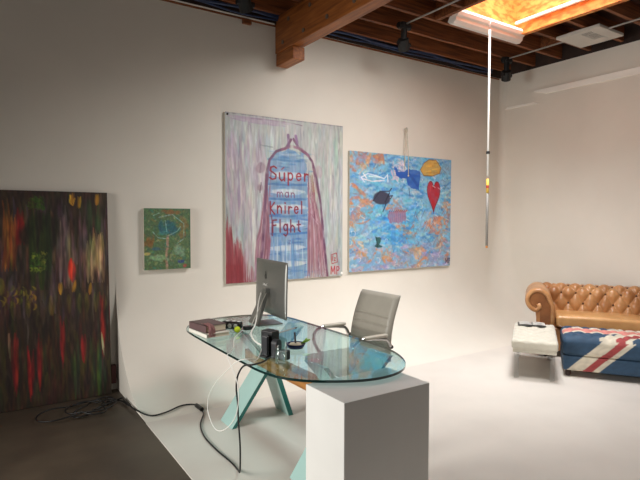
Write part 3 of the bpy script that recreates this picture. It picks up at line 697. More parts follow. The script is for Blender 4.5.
P.bristle(90, 20, .45); P.a = P.a ** .96 * np.array([1.0, .96, .9])
t = thing('leaning_dark_painting', 'big dark abstract painting with red streaks leaning on the wall by the concrete floor', 'painting', (.318, 4.93, .004))
t.rotation_euler = (math.radians(-2.6), 0, 0)
P.build('painted_canvas', M['paint_dark'], t); edge_frame(t, 1.335, 1.84, .03, M['canvas_dark'])

tag(obj('wall_box', bx(1.0, 1.045, W - .05, W, .07, .24, bev=.006), M['red_box']), 'small dark red box low on the wall between the dark painting and the cove', 'wall box')

# ------------------------------------------------------------------ DESK
t = thing('glass_desk', 'long rounded glass desk on crossed teal glass legs with a timber rail', 'desk', (0, 0, 0))
outline = [(1.325, 3.79), (1.318, 3.45), (1.318, 3.1), (1.318, 2.85), (1.322, 2.64), (1.35, 2.48), (1.40, 2.38), (1.475, 2.295), (1.59, 2.215), (1.715, 2.155), (1.85, 2.135), (1.99, 2.165), (2.11, 2.25), (2.20, 2.38), (2.26, 2.54), (2.285, 2.72),
           (2.285, 2.95), (2.282, 3.3), (2.28, 3.6), (2.272, 3.88), (2.22, 4.06), (2.10, 4.165), (1.95, 4.22), (1.76, 4.235), (1.58, 4.19), (1.43, 4.08), (1.35, 3.94)]
cl = [tuple(p) for p in outline]; ext = cl[-2:] + cl + cl[:2]
sm = catmull([(x, y, 0) for x, y in ext], 6); sm = [(p.x, p.y) for p in sm[12:12 + 6 * len(cl)]]
b = nb(); prism(b, sm, 'z', .725, .740, side_mi=1, cap_mi=0)
sub('tabletop', b, None, t, 'clear glass top with a dark green edge', mats=[M['glass_top'], M['glass_edge']])
sub('rail', bx(1.87, 1.98, 2.42, 3.97, .41, .50, bev=.004), M['bronze'], t, 'timber rail between the leg pairs')
def leg_slab(x0, z0, x1, z1, y0, y1, th=.045):
    d = Vector((x1 - x0, 0, z1 - z0)).normalized(); n_ = Vector((-d.z, 0, d.x)) * th / 2
    k = th / 2 * abs(d.x / max(d.z, .2))
    pts = [(x0 + n_.x - d.x * 0, z0), (x0 - n_.x, z0), (x1 - n_.x, z1), (x1 + n_.x, z1)]
    b = nb(); prism(b, pts, 'y', y0, y1, side_mi=0, cap_mi=1); return b
for y0, y1 in ((3.57, 3.79), (2.48, 2.70)):
    for (xa, za, xb, zb) in ((1.588, .006, 1.90, .43), (2.09, .006, 1.945, .43), (1.955, .475, 2.20, .724), (1.895, .475, 1.69, .724)):
        sub('leg', leg_slab(xa, za, xb, zb, y0, y1), None, t, mats=[M['glass_leg'], M['leg_edge']])
    sub('leg_joint', tb([(1.925, y0 - .012, .455), (1.925, y1 + .012, .455)], .035, 14), M['chrome'], t)
for (x, y) in ((2.19, 3.68), (1.69, 3.68), (2.19, 2.60), (1.69, 2.60)): sub('glass_disc', lt([(.0, .7405), (.045, .7405), (.045, .7435), (0, .7435)], (x, y, 0), 20), M['clear'], t)

tag(obj('plinth', bx(1.475, 2.06, 2.005, 2.36, .006, .70, bev=.003), M['plinth']), 'plain white rectangular plinth standing under the rounded near end of the glass desk', 'plinth')

# ------------------------------------------------------------------ THINGS ON THE DESK
GZ = .741
def book(name, label, x, y, z, w, d, hgt, rz, cover, lbl_pages=None):
    t = thing(name, label, 'book', (x, y, z), rz, 'books on the desk')
    b = nb(); box(b, -w / 2, w / 2, -d / 2, d / 2, 0, .004, bev=.001); box(b, -w / 2, w / 2, -d / 2, d / 2, hgt - .004, hgt, bev=.001); box(b, -w / 2, -w / 2 + .005, -d / 2, d / 2, 0, hgt, bev=.001)
    sub('cover', b, cover, t)
    sub('pages', bx(-w / 2 + .005, w / 2 - .006, -d / 2 + .006, d / 2 - .006, .004, hgt - .004), M['paper'], t)
    return t
book('book', 'white-covered book at the bottom of the stack on the desk corner', 1.432, 3.665, GZ, .19, .30, .03, math.radians(5), M['book_white'])
book('book', 'thick brown-covered book lying on top of the white book', 1.428, 3.685, GZ + .031, .175, .25, .052, math.radians(9), M['book_brown'])
b = nb(); c12, s12 = math.cos(math.radians(9)), math.sin(math.radians(9))
def pouch(u, v):      # lies on the top book and falls over its near end
    a = v * .165; top = .075
    ly, lz = (-.052 - a, GZ + .0865) if a < top else (-.052 - top - .012 - .026 * min(1, (a - top) / .03), GZ + .0865 - (a - top) * .9)
    lx = -.088 + .055 * u; w_ = .003 * (1 + math.sin(14 * u + 6 * v))
    return (1.428 + lx * c12 - ly * s12, 3.685 + lx * s12 + ly * c12 - w_ * .6, lz + w_)
grid(b, 16, 22, pouch); bmesh.ops.solidify(b, geom=b.faces[:], thickness=-.004)
tag(obj('cloth_pouch', b, M['pink'], smooth=True), 'crumpled pink cloth hanging over the near corner of the stacked books', 'cloth')
# polka-dot case
t = thing('polka_dot_case', 'black case with white polka dots lying between the books and the green ball', 'case', (1.64, 3.72, GZ), math.radians(-50))
b = nb(); soft_box(b, (0, 0, .031), (.17, .07, .062), .022, .02); sub('case_body', b, M['black'], t, smooth=True)
for (x, y) in ((-.052, -.036), (-.002, -.0385), (.048, -.036), (-.035, 0), (.015, .005), (.06, .0)):
    b = nb()
    if y < -.03: ball(b, (x, -.035, .031), .017, 12, 8, (1, .2, 1))
    else: ball(b, (x, y, .062), .016, 12, 8, (1, 1, .2))
    sub('dot', b, M['dot'], t)
b = nb(); ball(b, (1.62, 3.575, GZ + .024), .024, 20, 14); tag(obj('green_ball', b, M['ball'], smooth=True), 'lime green ball on the glass desk beside the polka-dot case', 'ball')

# all-in-one computer seen from behind
t = thing('desktop_computer', 'thin silver all-in-one computer on the desk seen from behind', 'computer', (0, 0, 0))
A = Vector((1.985, 3.462, 0)); B_ = Vector((2.045, 4.105, 0)); ax = (B_ - A).normalized(); nx_ = Vector((-ax.y, ax.x, 0))  # nx_ points to -X (towards the back of the machine)
Lw = (B_ - A).length; ZL, ZH = .812, 1.262
def pan(u, w, z): p = A + ax * u + nx_ * w; return (p.x + (z - ZL) * .02, p.y, z)
b = nb()
def bulge(u, v): return .004 + .026 * max(0, 1 - ((2 * u - 1) ** 4)) * max(0, 1 - (2 * v - 1) ** 4)
g1 = grid(b, 25, 19, lambda u, v: pan(u * Lw, bulge(u, v), ZL + v * (ZH - ZL)))
g2 = grid(b, 25, 19, lambda u, v: pan(u * Lw, -.006, ZL + v * (ZH - ZL)))
def rim(g): return [g[0][i] for i in range(25)] + [g[j][24] for j in range(1, 19)] + [g[18][i] for i in range(23, -1, -1)] + [g[j][0] for j in range(17, 0, -1)]
ra, rb_ = rim(g1), rim(g2)
for i in range(len(ra)): b.faces.new((ra[i], ra[(i + 1) % len(ra)], rb_[(i + 1) % len(ra)], rb_[i]))
bmesh.ops.recalc_face_normals(b, faces=b.faces)
o = sub('housing', b, M['alu'], t, smooth=False)
for p in o.data.polygons: p.use_smooth = p.area < .0012
b = nb(); f_ = [b.verts.new(pan(*q)) for q in ((.012, -.0075, ZL + .075), (Lw - .012, -.0075, ZL + .075), (Lw - .012, -.0075, ZH - .012), (.012, -.0075, ZH - .012))]; b.faces.new(f_)
sub('screen', b, M['screen'], t)
# fruit-shaped black mark and a faint line of lettering on the back
def on_back(pts, w, m, name, lab):
    b = nb(); V = [b.verts.new(pan(u, w, z)) for u, z in pts]; b.faces.new(V); return sub(name, b, m, t, lab)
uc, zc = Lw * .56, ZL + .315
ap = [(uc + .020 * math.cos(a) * (1 + .12 * math.cos(2 * a)), zc + .023 * math.sin(a) - .004 * abs(math.cos(a)) ** 3) for a in [2 * PI * k / 22 for k in range(22)]]
ap = [(u, z) if not (u < uc - .012 and abs(z - zc - .003) < .011) else (uc - .010, z) for u, z in ap]
on_back(ap, .0325, M['black'], 'emblem', 'black emblem')
on_back([(uc + .004 + .007 * math.cos(a) + .003 * math.sin(a), zc + .032 + .009 * math.sin(a)) for a in [2 * PI * k / 10 for k in range(10)]], .0325, M['black'], 'emblem_leaf', 'black emblem leaf')
b = nb()
def flat_text(b, txt, u0, z0, cw, hg, wd, w):
    x = u0
    for ch in txt:
        if ch == ' ': x -= cw * .6; continue
        wid, st = GL2.get(ch) or GL[ch]
        for s_ in st: tube(b, [pan(x - p[0] * cw * wid, w, z0 + hg * (1 - p[1])) for p in s_], wd, 4)
        x -= cw * (wid + .3)
GL2 = {'C': (.8, [arc(.55, .5, .45, .5, -50, -310)])}
flat_text(b, 'iMaC', uc + .055, ZL + .235, .026, .02, .0016, .032)
sub('lettering', b, M['white'], t, 'small pale lettering')
b = nb()   # bent foot: flat plate, arm rising from its rear edge to the middle of the back
cu = Lw * .47; fc = A + ax * cu
def ft(u, w, z): p = fc + ax * u + nx_ * w; return (p.x, p.y, z)
prof = [(-.06, GZ), (.155, GZ), (.163, GZ + .006), (.06, GZ + .285), (.02, GZ + .29), (.03, GZ + .27), (.143, GZ + .012), (-.06, GZ + .009)]
for s_ in (0,):
    Aa = [b.verts.new(ft(-.10 if z < GZ + .02 else -.032, w, z)) for w, z in prof]; Bb = [b.verts.new(ft(.10 if z < GZ + .02 else .032, w, z)) for w, z in prof]
    n8 = len(prof)
    for i in range(n8): b.faces.new((Aa[i], Aa[(i + 1) % n8], Bb[(i + 1) % n8], Bb[i]))
    b.faces.new(Aa[::-1]); b.faces.new(Bb); bmesh.ops.recalc_face_normals(b, faces=b.faces)
sub('stand', b, M['alu'], t)
tag(obj('small_hub', bx(1.70, 1.78, 3.60, 3.65, GZ, GZ + .03, bev=.005), M['darkgrey']), 'small dark plug block lying at the foot of the silver computer', 'plug block')

# drives, cubes and glass around them
def upright(name, label, cat, x, y, w, d, hgt, rz, m, bev=.006, parts=None):
    t = thing(name, label, cat, (x, y, GZ), rz)
    sub('body', bx(-w / 2, w / 2, -d / 2, d / 2, 0, hgt, bev=bev, seg=3), m, t)
    return t
t = upright('external_drive', 'tall black upright drive box in the middle of the glass desk', 'drive', 1.535, 2.885, .072, .095, .155, math.radians(20), M['black'])
sub('front_strip', bx(-.0375, -.036, -.018, .018, .015, .14), M['darkgrey'], t, 'grey stripe down its face')
t = upright('slim_drive', 'slim dark grey upright drive leaning against the tall black drive box', 'drive', 1.478, 2.845, .022, .05, .135, math.radians(20), M['darkgrey'], .008)
sub('foot', bx(-.03, .03, -.034, .034, 0, .012, bev=.004), M['black'], t)
t = thing('modem', 'black upright modem with a rounded top next to the tall black drive box', 'modem', (1.528, 2.79, GZ), math.radians(20))
sub('body', pr([(-.026, 0), (.026, 0)] + [(.026 * math.cos(a), .09 + .026 * math.sin(a)) for a in [PI * k / 10 for k in range(11)]], 'y', -.02, .02), M['darkgrey'], t)
sub('base', bx(-.03, .03, -.026, .026, 0, .01, bev=.003), M['black'], t)
t = upright('black_cube_speaker', 'small black cube right behind the clear glass tumbler on the desk', 'speaker', 1.548, 2.725, .05, .055, .058, math.radians(25), M['black'], .005)
sub('socket', bx(-.0275, -.024, -.012, .012, .02, .036), M['darkgrey'], t)
t = thing('glass_tumbler', 'clear straight glass tumbler standing in front of the small black cube on the desk', 'glass', (1.495, 2.672, GZ))
sub('vessel', lt([(.0, 0), (.034, 0), (.036, .10), (.033, .10), (.031, .008), (0, .008)], n=24), M['clear'], t, smooth=True)
t = thing('navy_dish', 'shallow navy blue dish with cream filling on the glass desk', 'dish', (1.755, 2.935, GZ))
sub('bowl', lt([(0, 0), (.05, 0), (.066, .03), (.062, .03), (.048, .006), (0, .006)], n=28), M['navy'], t, smooth=True)
sub('filling', lt([(0, .018), (.052, .018), (.04, .03), (0, .034)], n=20), M['cream'], t, smooth=True)
b = nb(); tube(b, [(1.775, 2.90, GZ + .035), (1.815, 2.90, GZ + .045), (1.85, 2.905, GZ + .05)], lambda t_: .003 + .007 * math.sin(PI * t_), 8, spline=4); tube(b, [(1.80, 2.91, GZ + .04), (1.84, 2.93, GZ + .055)], .005, 6)
tag(obj('green_sprig', b, M['leaf'], smooth=True), 'bright green sprig sticking out of the navy dish', 'sprig')
tag(obj('marker_pen', tb([(1.753, 2.935, GZ + .03), (1.748, 2.94, GZ + .105)], .007, 8), M['darkgrey']), 'grey marker standing upright in the navy dish', 'marker')
t = thing('long_pen', 'thin metal stick lying across the drive box and the navy dish', 'stick', (0, 0, 0))
sub('barrel', tb([(1.60, 2.93, GZ + .115), (1.80, 3.02, GZ + .113)], .004, 8), M['steel'], t)
sub('tip', tb([(1.80, 3.02, GZ + .113), (1.825, 3.03, GZ + .113)], lambda q: .007 * (1 - .8 * q), 8), M['darkgrey'], t)

# cables
z0 = .012
b = nb()
tube(b, [(1.487, 2.90, GZ + .045), (1.40, 2.80, GZ + .006), (1.33, 2.755, GZ + .03), (1.27, 2.80, .755), (1.262, 2.942, .663), (1.262, 3.104, .555), (1.262, 3.226, .441), (1.262, 3.263, .363), (1.262, 3.257, .303), (1.262, 3.177, .241),
         (1.262, 3.066, .242), (1.262, 2.916, .323), (1.262, 2.804, .434), (1.262, 2.767, .572), (1.262, 2.815, .662), (1.27, 2.95, .75), (1.31, 3.01, GZ + .012), (1.40, 3.15, GZ + .006), (1.52, 3.40, GZ + .005), (1.66, 3.58, GZ + .008)], .003, 6, spline=6)
tag(obj('white_cable', b, M['whitecable'], smooth=True), 'thin white cable looping below the long edge of the glass desk', 'cable')
b = nb(); tube(b, [(1.93, 3.78, 1.0), (1.865, 3.70, .93), (1.81, 3.62, .84), (1.76, 3.56, .78), (1.69, 3.48, GZ + .009), (1.60, 3.25, GZ + .009), (1.56, 3.05, GZ + .02), (1.55, 2.945, GZ + .045)], .0055, 7, spline=6)
tag(obj('power_cable', b, M['whitecable'], smooth=True), 'white power cable running from the computer stand to the tall black drive box', 'cable')
b = nb(); tube(b, [(1.945, 3.72, 1.0), (1.88, 3.66, .95), (1.82, 3.60, .90), (1.76, 3.58, .82), (1.745, 3.585, GZ + .032)], .0035, 6, spline=6)
tag(obj('grey_cable', b, M['greycable'], smooth=True), 'thin grey cable drooping behind the stand of the silver computer', 'cable')
b = nb(); tube(b, [(1.47, 2.78, GZ + .01), (1.39, 2.71, GZ + .012), (1.315, 2.69, GZ + .012), (1.285, 2.75, .735), (1.28, 2.82, .66), (1.28, 2.842, .579), (1.28, 2.822, .481), (1.28, 2.815, .391), (1.28, 2.795, .275), (1.28, 2.79, .186), (1.30, 2.84, .06), (1.34, 2.96, z0),
                   (1.345, 3.08, z0), (1.335, 3.3, z0), (1.345, 3.55, z0), (1.40, 3.78, z0), (1.50, 3.98, z0), (1.515, 4.08, z0)], .0055, 7, spline=6)
tag(obj('black_cable', b, M['rubber'], smooth=True), 'black cable dropping from the desk and lying on the white floor', 'cable')
t = thing('extension_cord', 'black extension cord snaking from the coil on the concrete to a plug on white floor', 'cord', (0, 0, 0))
b = nb(); tube(b, [(1.51, 4.17, z0 + .014), (1.46, 4.20, z0 + .018), (1.38, 4.205, z0 + .018), (1.24, 4.145, z0 + .012), (1.12, 4.14, z0 + .012), (1.055, 4.26, .036), (1.035, 4.42, .03), (1.02, 4.60, .03), (1.02, 4.68, .03), (.92, 4.66, .012), (.80, 4.60, .010)], .0065, 7, spline=6)
sub('wire', b, M['rubber'], t, smooth=True)
sub('socket_end', tb([(1.515, 4.05, .022), (1.51, 4.17, .022)], .018, 10), M['black'], t)
b = nb(); pts = []
for k in range(44):
    a = k * .42; r = .13 + .055 * math.sin(k * .9) + .03 * math.sin(k * .31 + 1)
    pts.append((.70 + .10 * math.sin(k * .23) + r * 1.25 * math.cos(a), 4.59 + .03 * math.cos(k * .4) + r * 1.2 * math.sin(a), .010 + .016 * (.5 + .5 * math.sin(k * 1.3)) + .0006 * k))
pts += [(.85, 4.66, .02), (.97, 4.70, .015), (1.02, 4.62, .012), (1.03, 4.50, .012)]
tube(b, pts, .0062, 7, spline=5)
tag(obj('cable_coil', b, M['rubber'], smooth=True), 'tangled coil of black cable on the concrete under the dark painting', 'cable')

# ------------------------------------------------------------------ OFFICE CHAIR (faces the desk, towards -X)
t = thing('office_chair', 'grey ribbed leather office chair with chrome arms behind the glass desk', 'chair', (2.45, 3.30, .006))
b = nb(); cy0, cy1 = -.255, .255
def back_pt(s, side):   # s: 0 bottom..1 top ; side: +1 front face, -1 rear face
    z = .47 + .515 * s; x = .24 + .115 * s + .035 * math.sin(PI * s) * -1
    return x, z
n_s = 60
def ribs(s):
    r = 0
    for c in (.12, .26, .40, .53, .66): r -= .014 * math.exp(-((s - c) / .012) ** 2)
    return r
def bf(u, v):
    x, z = back_pt(v, 1); e = min(1, min(u, 1 - u) / .06) ** .5 if 0 < u < 1 else 0; ev = min(1, min(v, 1 - v) / .04) ** .5 if 0 < v < 1 else 0
    th = .006 + .03 * e * ev + (ribs(v) if .08 < u < .92 else 0)
    yy = cy0 + u * (cy1 - cy0); wn = 1 - .05 * v
    return (x - th, yy * wn, z)
def bb(u, v):
    x, z = back_pt(v, 1); e = min(1, min(u, 1 - u) / .06) ** .5 if 0 < u < 1 else 0; ev = min(1, min(v, 1 - v) / .04) ** .5 if 0 < v < 1 else 0
    return (x + .006 + .014 * e * ev, (cy0 + u * (cy1 - cy0)) * (1 - .05 * v), z)
G1 = grid(b, 33, 90, bf); G2 = grid(b, 33, 90, bb)
def rim2(g, nu, nv): return [g[0][i] for i in range(nu)] + [g[j][nu - 1] for j in range(1, nv)] + [g[nv - 1][i] for i in range(nu - 2, -1, -1)] + [g[j][0] for j in range(nv - 2, 0, -1)]
ra, rb_ = rim2(G1, 33, 90), rim2(G2, 33, 90)
for i in range(len(ra)): b.faces.new((ra[i], ra[(i + 1) % len(ra)], rb_[(i + 1) % len(ra)], rb_[i]))
bmesh.ops.recalc_face_normals(b, faces=b.faces)
sub('backrest', b, M['chair'], t, smooth=True)
b = nb(); soft_box(b, (-.02, 0, .455), (.47, .49, .075), .03, .02, lambda p, n: .008 * max(0, n.z) * (1 - (p.x / .24) ** 2) - (.008 * max(math.exp(-((p.x - c) / .012) ** 2) for c in (-.12, -.03, .06, .15)) if n.z > .5 else 0))
sub('seat', b, M['chair'], t, smooth=True)
for s in (-1, 1):
    y = .275 * s
    ar = tb([(.225, y, .60), (.19, y, .655), (.13, y, .672), (.02, y, .685), (-.07, y, .685), (-.135, y, .64), (-.125, y, .55), (-.06, y, .46), (.0, y * .95, .425), (.06, y * .8, .42)], .0145, 10, spline=6)
    a = sub('armrest', ar, M['chrome'], t, 'chrome arm loop', smooth=True)
    b = nb(); soft_box(b, (.07, y, .694), (.23, .045, .024), .010, .02); sub('arm_pad', b, M['chair_pad'], a, 'pale grey arm pad', smooth=True)
    b = nb(); ball(b, (.235, y, .595), .016, 10, 8); sub('pivot_bolt', b, M['black'], a)
sub('gas_column', lt([(.028, .09), (.028, .26), (.02, .26), (.02, .42), (.07, .425)], n=16), M['chrome'], t, smooth=True)
for k in range(5):
    a = 2 * PI * k / 5 + .4; c, s = math.cos(a), math.sin(a)
    lg = sub('base_leg', tb([(0, 0, .10), (.15 * c, .15 * s, .095), (.27 * c, .27 * s, .075)], lambda q: .022 - .008 * q, 8, spline=3), M['chrome'], t, smooth=True)
    sub('caster', tb([(.27 * c - .018 * s, .27 * s + .018 * c, .03), (.27 * c + .018 * s, .27 * s - .018 * c, .03)], .028, 12), M['black'], lg)

# ------------------------------------------------------------------ SOFA, OTTOMAN, BENCH (turned 56 degrees)
RZ = math.radians(-56)
SL = 1.85
t = thing('chesterfield_sofa', 'tan leather button-tufted sofa with rolled arms by the right wall', 'sofa', (5.53, 3.41, .006), RZ)
sub('base', bx(-.02, SL + .02, .03, .70, .07, .34, bev=.02, seg=3), M['tan'], t)
# back: tufted front running up over the roll
cyb, czb, rb = .60, .665, .12
prof = [(.46, .40 + .255 * i / 14) for i in range(15)]
prof = [(.435 + .045 * ((z - .40) / .255), z) for y, z in prof]
prof += [(cyb + rb * math.cos(a), czb + rb * math.sin(a)) for a in [PI - (PI * 1.55) * k / 34 for k in range(1, 35)]]
prof += [(cyb + .08, .55), (cyb + .09, .30), (cyb + .09, .08)]
arcs = [0]
for p, q in zip(prof, prof[1:]): arcs.append(arcs[-1] + math.dist(p, q))
bsx, bty = .16, .25
def backpt(u, v):
    s = v * arcs[-1]; i = max(0, min(len(prof) - 2, next((k for k in range(len(arcs) - 1) if arcs[k + 1] >= s), len(prof) - 2)))
    f = (s - arcs[i]) / max(1e-9, arcs[i + 1] - arcs[i]); y = prof[i][0] + f * (prof[i + 1][0] - prof[i][0]); z = prof[i][1] + f * (prof[i + 1][1] - prof[i][1])
    dy, dz = prof[i + 1][0] - prof[i][0], prof[i + 1][1] - prof[i][1]; L = math.hypot(dy, dz); ny, nz = -dz / L, dy / L
    return s, y, z, ny, nz
def bk(u, v):
    s, y, z, ny, nz = backpt(u, v); x = -.13 + u * (SL + .26)
    k = 1 if s < .56 else max(0, 1 - (s - .56) / .08)
    d = .042 * (tuft(x - .08, s - .06, bsx * 1.0, bty, .42) - .35) * k
    return (x, y + ny * d, z + nz * d)
b = nb(); grid(b, 220, 96, bk)
bkr = sub('backrest', b, M['tan'], t, smooth=True)
for j in range(5):
    for i in range(13):
        x = .08 + bsx * i + (bsx / 2 if j % 2 else 0); s = .06 + bty / 2 * j
        if not (.03 < x < SL - .03) or s > .56: continue
        _, y, z, ny, nz = backpt(x / SL, s / arcs[-1]); b = nb(); ball(b, (x, y - ny * .004, z - nz * .004), .0115, 8, 6)
        sub('button', b, M['button'], bkr)
for x0 in (0.005, SL / 2 + .005):
    b = nb(); soft_box(b, (x0 + SL / 4 - .005, .23, .42), (SL / 2 - .012, .46, .14), .035, .03, lambda p, n: .016 * max(0, n.z) * (1 - (p.x / .47) ** 2) * (1 - (p.y / .26) ** 2))
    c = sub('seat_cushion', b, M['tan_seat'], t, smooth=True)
    tube_b = nb(); hx = SL / 4 - .008; cx = x0 + SL / 4 - .005
    tube(tube_b, [(cx - hx + .03, -.002, .372), (cx + hx - .03, -.002, .372)], .006, 6); sub('piping', tube_b, M['tan_dark'], c)
def arm(side):
    # scroll section in local x-z, swept along y ; drawn for the left arm, mirrored for the right
    X = (lambda x: x) if side < 0 else (lambda x: SL - x)
    cx, cz, r = -.185, .655, .145
    sec = [(-.02, .07), (-.02, .60)] + [(cx + r * math.cos(a), cz + r * math.sin(a)) for a in [math.radians(15 + 235 * k / 26) for k in range(27)]] + [(-.215, .52), (-.20, .40), (-.20, .07)]
    b = nb(); poly = [(X(x), z) for x, z in sec]
    Y = [0.0, .012, .03, .25, .45, .60, .68, .70]; rows = []
    for k, y in enumerate(Y):
        sc = [.93, .985, 1, 1, 1, 1, .985, .95][k]
        rows.append([b.verts.new((X(cx) + (x - X(cx)) * sc, y, (cz + (z - cz) * sc) if z > .3 else z)) for x, z in poly])
    for a_, c_ in zip(rows, rows[1:]):
        for i in range(len(poly)): b.faces.new((a_[i], a_[(i + 1) % len(poly)], c_[(i + 1) % len(poly)], c_[i]))
    b.faces.new(rows[0]); b.faces.new(rows[-1]); bmesh.ops.recalc_face_normals(b, faces=b.faces)
    a = sub('arm', b, M['tan'], t); 
    for p in a.data.polygons: p.use_smooth = len(p.vertices) == 4
    # front: darker recessed panel inside a rolled border
    pan_ = [(-.055, .07), (-.055, .60)] + [(cx + .088 * math.cos(q), cz + .088 * math.sin(q)) for q in [math.radians(5 + 215 * k / 18) for k in range(19)]] + [(-.195, .585), (-.165, .56), (-.165, .07)]
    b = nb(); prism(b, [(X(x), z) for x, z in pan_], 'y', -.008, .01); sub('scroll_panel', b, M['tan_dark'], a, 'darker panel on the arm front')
    rl = [(-.03, .08), (-.03, .60)] + [(cx + .118 * math.cos(q), cz + .118 * math.sin(q)) for q in [math.radians(10 + 250 * k / 22) for k in range(23)]] + [(-.165, .575), (-.185, .62)]
    b = nb(); tube(b, [(X(x), -.004, z) for x, z in rl], .026, 9); sub('rolled_border', b, M['tan'], a, smooth=True)
    return a
arm(-1); arm(1)
for x in (-.1, SL + .1):
    for y in (.06, .62): sub('foot', lt([(.02, 0), (.034, .02), (.034, .05), (.028, .075)], (x, y, 0), 14), M['darkwood'], t, smooth=True)

# ottoman printed with a crossed red, white and blue flag
t = thing('flag_ottoman', 'long tufted ottoman printed with a crossed red, white and blue flag beside the sofa', 'ottoman', (4.945, 2.955, .006), RZ)
OL, OD = 1.74, .60
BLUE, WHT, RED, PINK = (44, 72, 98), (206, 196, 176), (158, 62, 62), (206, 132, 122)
def flag(u, v):
    n_ = .5 + .5 * math.sin(u * 41 + 3 * math.sin(v * 37)) * math.sin(v * 53 + 2 * math.sin(u * 29))
    vc = .60; uc_ = OL / 2
    def shade(c): return tuple(min(255, q * (.92 + .12 * n_)) for q in c)
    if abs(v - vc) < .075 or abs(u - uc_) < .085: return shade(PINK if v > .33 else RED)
    if abs(v - vc) < .118 or abs(u - uc_) < .14: return shade(WHT)
    vv = v if v < vc else 2 * vc - v; uu = u if u < uc_ else 2 * uc_ - u
    d = uu - vv
    if v > vc: d = uu - vv + .0
    if .035 < d < .175 or .265 < d < .325: return shade(WHT)
    if .175 <= d <= .265: return shade(RED)
    return shade(BLUE)
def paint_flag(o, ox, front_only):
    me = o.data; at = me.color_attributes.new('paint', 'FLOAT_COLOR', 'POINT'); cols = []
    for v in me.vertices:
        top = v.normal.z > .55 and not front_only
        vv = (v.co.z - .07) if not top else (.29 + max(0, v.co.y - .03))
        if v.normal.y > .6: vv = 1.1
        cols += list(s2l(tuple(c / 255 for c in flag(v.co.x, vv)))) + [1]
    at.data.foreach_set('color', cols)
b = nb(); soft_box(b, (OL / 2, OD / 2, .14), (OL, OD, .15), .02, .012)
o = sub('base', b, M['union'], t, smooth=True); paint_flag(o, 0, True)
def od(p, n):
    if n.z > .3:
        x, y = p.x, p.y; e = min(1, min(OL / 2 - abs(x), OD / 2 - abs(y)) / .08)
        return n.z * (.03 * (tuft(x - .05, y + .05, .17, .22, .4) - .4) * max(0, e) + .018 * max(0, e))
    return 0
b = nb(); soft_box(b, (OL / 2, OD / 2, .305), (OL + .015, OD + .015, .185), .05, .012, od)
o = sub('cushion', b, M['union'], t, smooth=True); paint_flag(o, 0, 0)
for x in (.05, OL - .05):
    for y in (.05, OD - .05): sub('foot', lt([(.018, 0), (.03, .015), (.03, .045), (.024, .068)], (x, y, 0), 14), M['darkwood'], t, smooth=True)

# ivory bench on clear legs
t = thing('ivory_bench', 'ivory tufted bench on clear legs standing left of the flag ottoman', 'bench', (4.435, 3.20, .006), RZ)
BWD, BL = .43, .96
b = nb()
soft_box(b, (BWD / 2, BL / 2, .345), (BWD, BL, .085), .022, .012, lambda p, n: (n.z * (.020 * tuft(p.x, p.y, .13, .15, .5) * max(0, min(1, min(BWD / 2 - abs(p.x), BL / 2 - abs(p.y)) / .05)) ) if n.z > .3 else .002 * math.sin(p.x * 60) * math.sin(p.y * 60)))
sub('cushion', b, M['ivory'], t, smooth=True)
sub('apron', bx(.012, BWD - .012, .012, BL - .012, .268, .31, bev=.006), M['ivory'], t)
for x in (.05, BWD - .05):
    for y in (.06, BL - .06): sub('leg', bx(x - .022, x + .022, y - .022, y + .022, 0, .268, bev=.003), M['acrylic'], t, 'clear square leg')
t = thing('open_notebook', 'white paper pad with a black cover lying on the ivory bench', 'notebook', (4.435 + .20 * .559 + .80 * .829, 3.20 - .20 * .829 + .80 * .559, .4135), RZ + .06)
sub('cover', bx(-.16, .13, -.10, .10, 0, .005, bev=.002), M['black'], t, 'black cover')
b = nb(); grid(b, 20, 6, lambda u, v: (-.145 + .27 * u, -.085 + .18 * v, .012 + .007 * abs(math.sin(PI * (u * 2)))) ); bmesh.ops.solidify(b, geom=b.faces[:], thickness=.003)
sub('pages', b, M['white'], t, 'white pages')

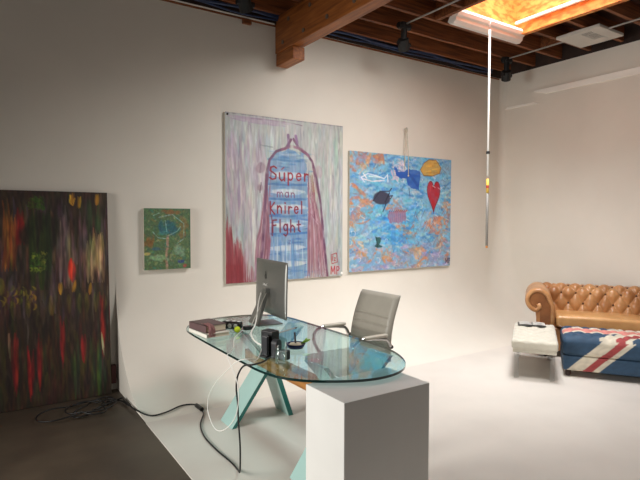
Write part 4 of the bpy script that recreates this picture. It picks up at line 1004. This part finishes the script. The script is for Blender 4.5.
# ------------------------------------------------------------------ LIGHT
def area(name, loc, target, sx, sy, watts, col, spread=None):
    d = bpy.data.lights.new(name, 'AREA'); d.shape = 'RECTANGLE'; d.size = sx; d.size_y = sy; d.energy = watts; d.color = col
    if spread: d.spread = math.radians(spread)
    o = bpy.data.objects.new(name, d); COL.objects.link(o); o.location = loc
    o.rotation_euler = (Vector(target) - Vector(loc)).to_track_quat('-Z', 'Y').to_euler(); return o
area('skylight_daylight', ((SX0 + SX1) / 2, (SY0 + SY1) / 2, zt + .8), ((SX0 + SX1) / 2, (SY0 + SY1) / 2, 0), 1.0, 1.15, 50, (.95, .97, 1), 100)
area('ceiling_fill', (3.62, 2.45, 3.72), (3.5, 4.7, .45), 1.1, 1.0, 62, (1, .98, .95), 120)  # added soft fill above the frame; no skylight is built there
area('left_window_light', (-2.6, 3.0, 1.7), (2.2, 2.75, .7), 1.5, 1.5, 52, (1, .97, .92), 80)
w = bpy.data.worlds.new('world'); scn.world = w; w.use_nodes = True
w.node_tree.nodes['Background'].inputs[0].default_value = (1, .95, .89, 1); w.node_tree.nodes['Background'].inputs[1].default_value = .34

# ------------------------------------------------------------------ CAMERA
cd = bpy.data.cameras.new('camera'); cam = bpy.data.objects.new('camera', cd); COL.objects.link(cam); scn.camera = cam
cd.sensor_width = 36; cd.lens = 514.1 / 640 * 36; cd.clip_start = .05
yaw, pitch, roll = .586018, -.039663, .0017767
F = Vector((math.sin(yaw) * math.cos(pitch), math.cos(yaw) * math.cos(pitch), math.sin(pitch))); r_ = Vector((math.cos(yaw), -math.sin(yaw), 0)); u_ = r_.cross(F)
c_, s_ = math.cos(roll), math.sin(roll); rr = c_ * r_ + s_ * u_; uu = -s_ * r_ + c_ * u_
cam.matrix_world = Matrix(((rr.x, uu.x, -F.x, 0), (rr.y, uu.y, -F.y, 0), (rr.z, uu.z, -F.z, 1.6), (0, 0, 0, 1)))
scn.view_settings.view_transform = 'Standard'; scn.view_settings.look = 'None'; scn.view_settings.exposure = 0
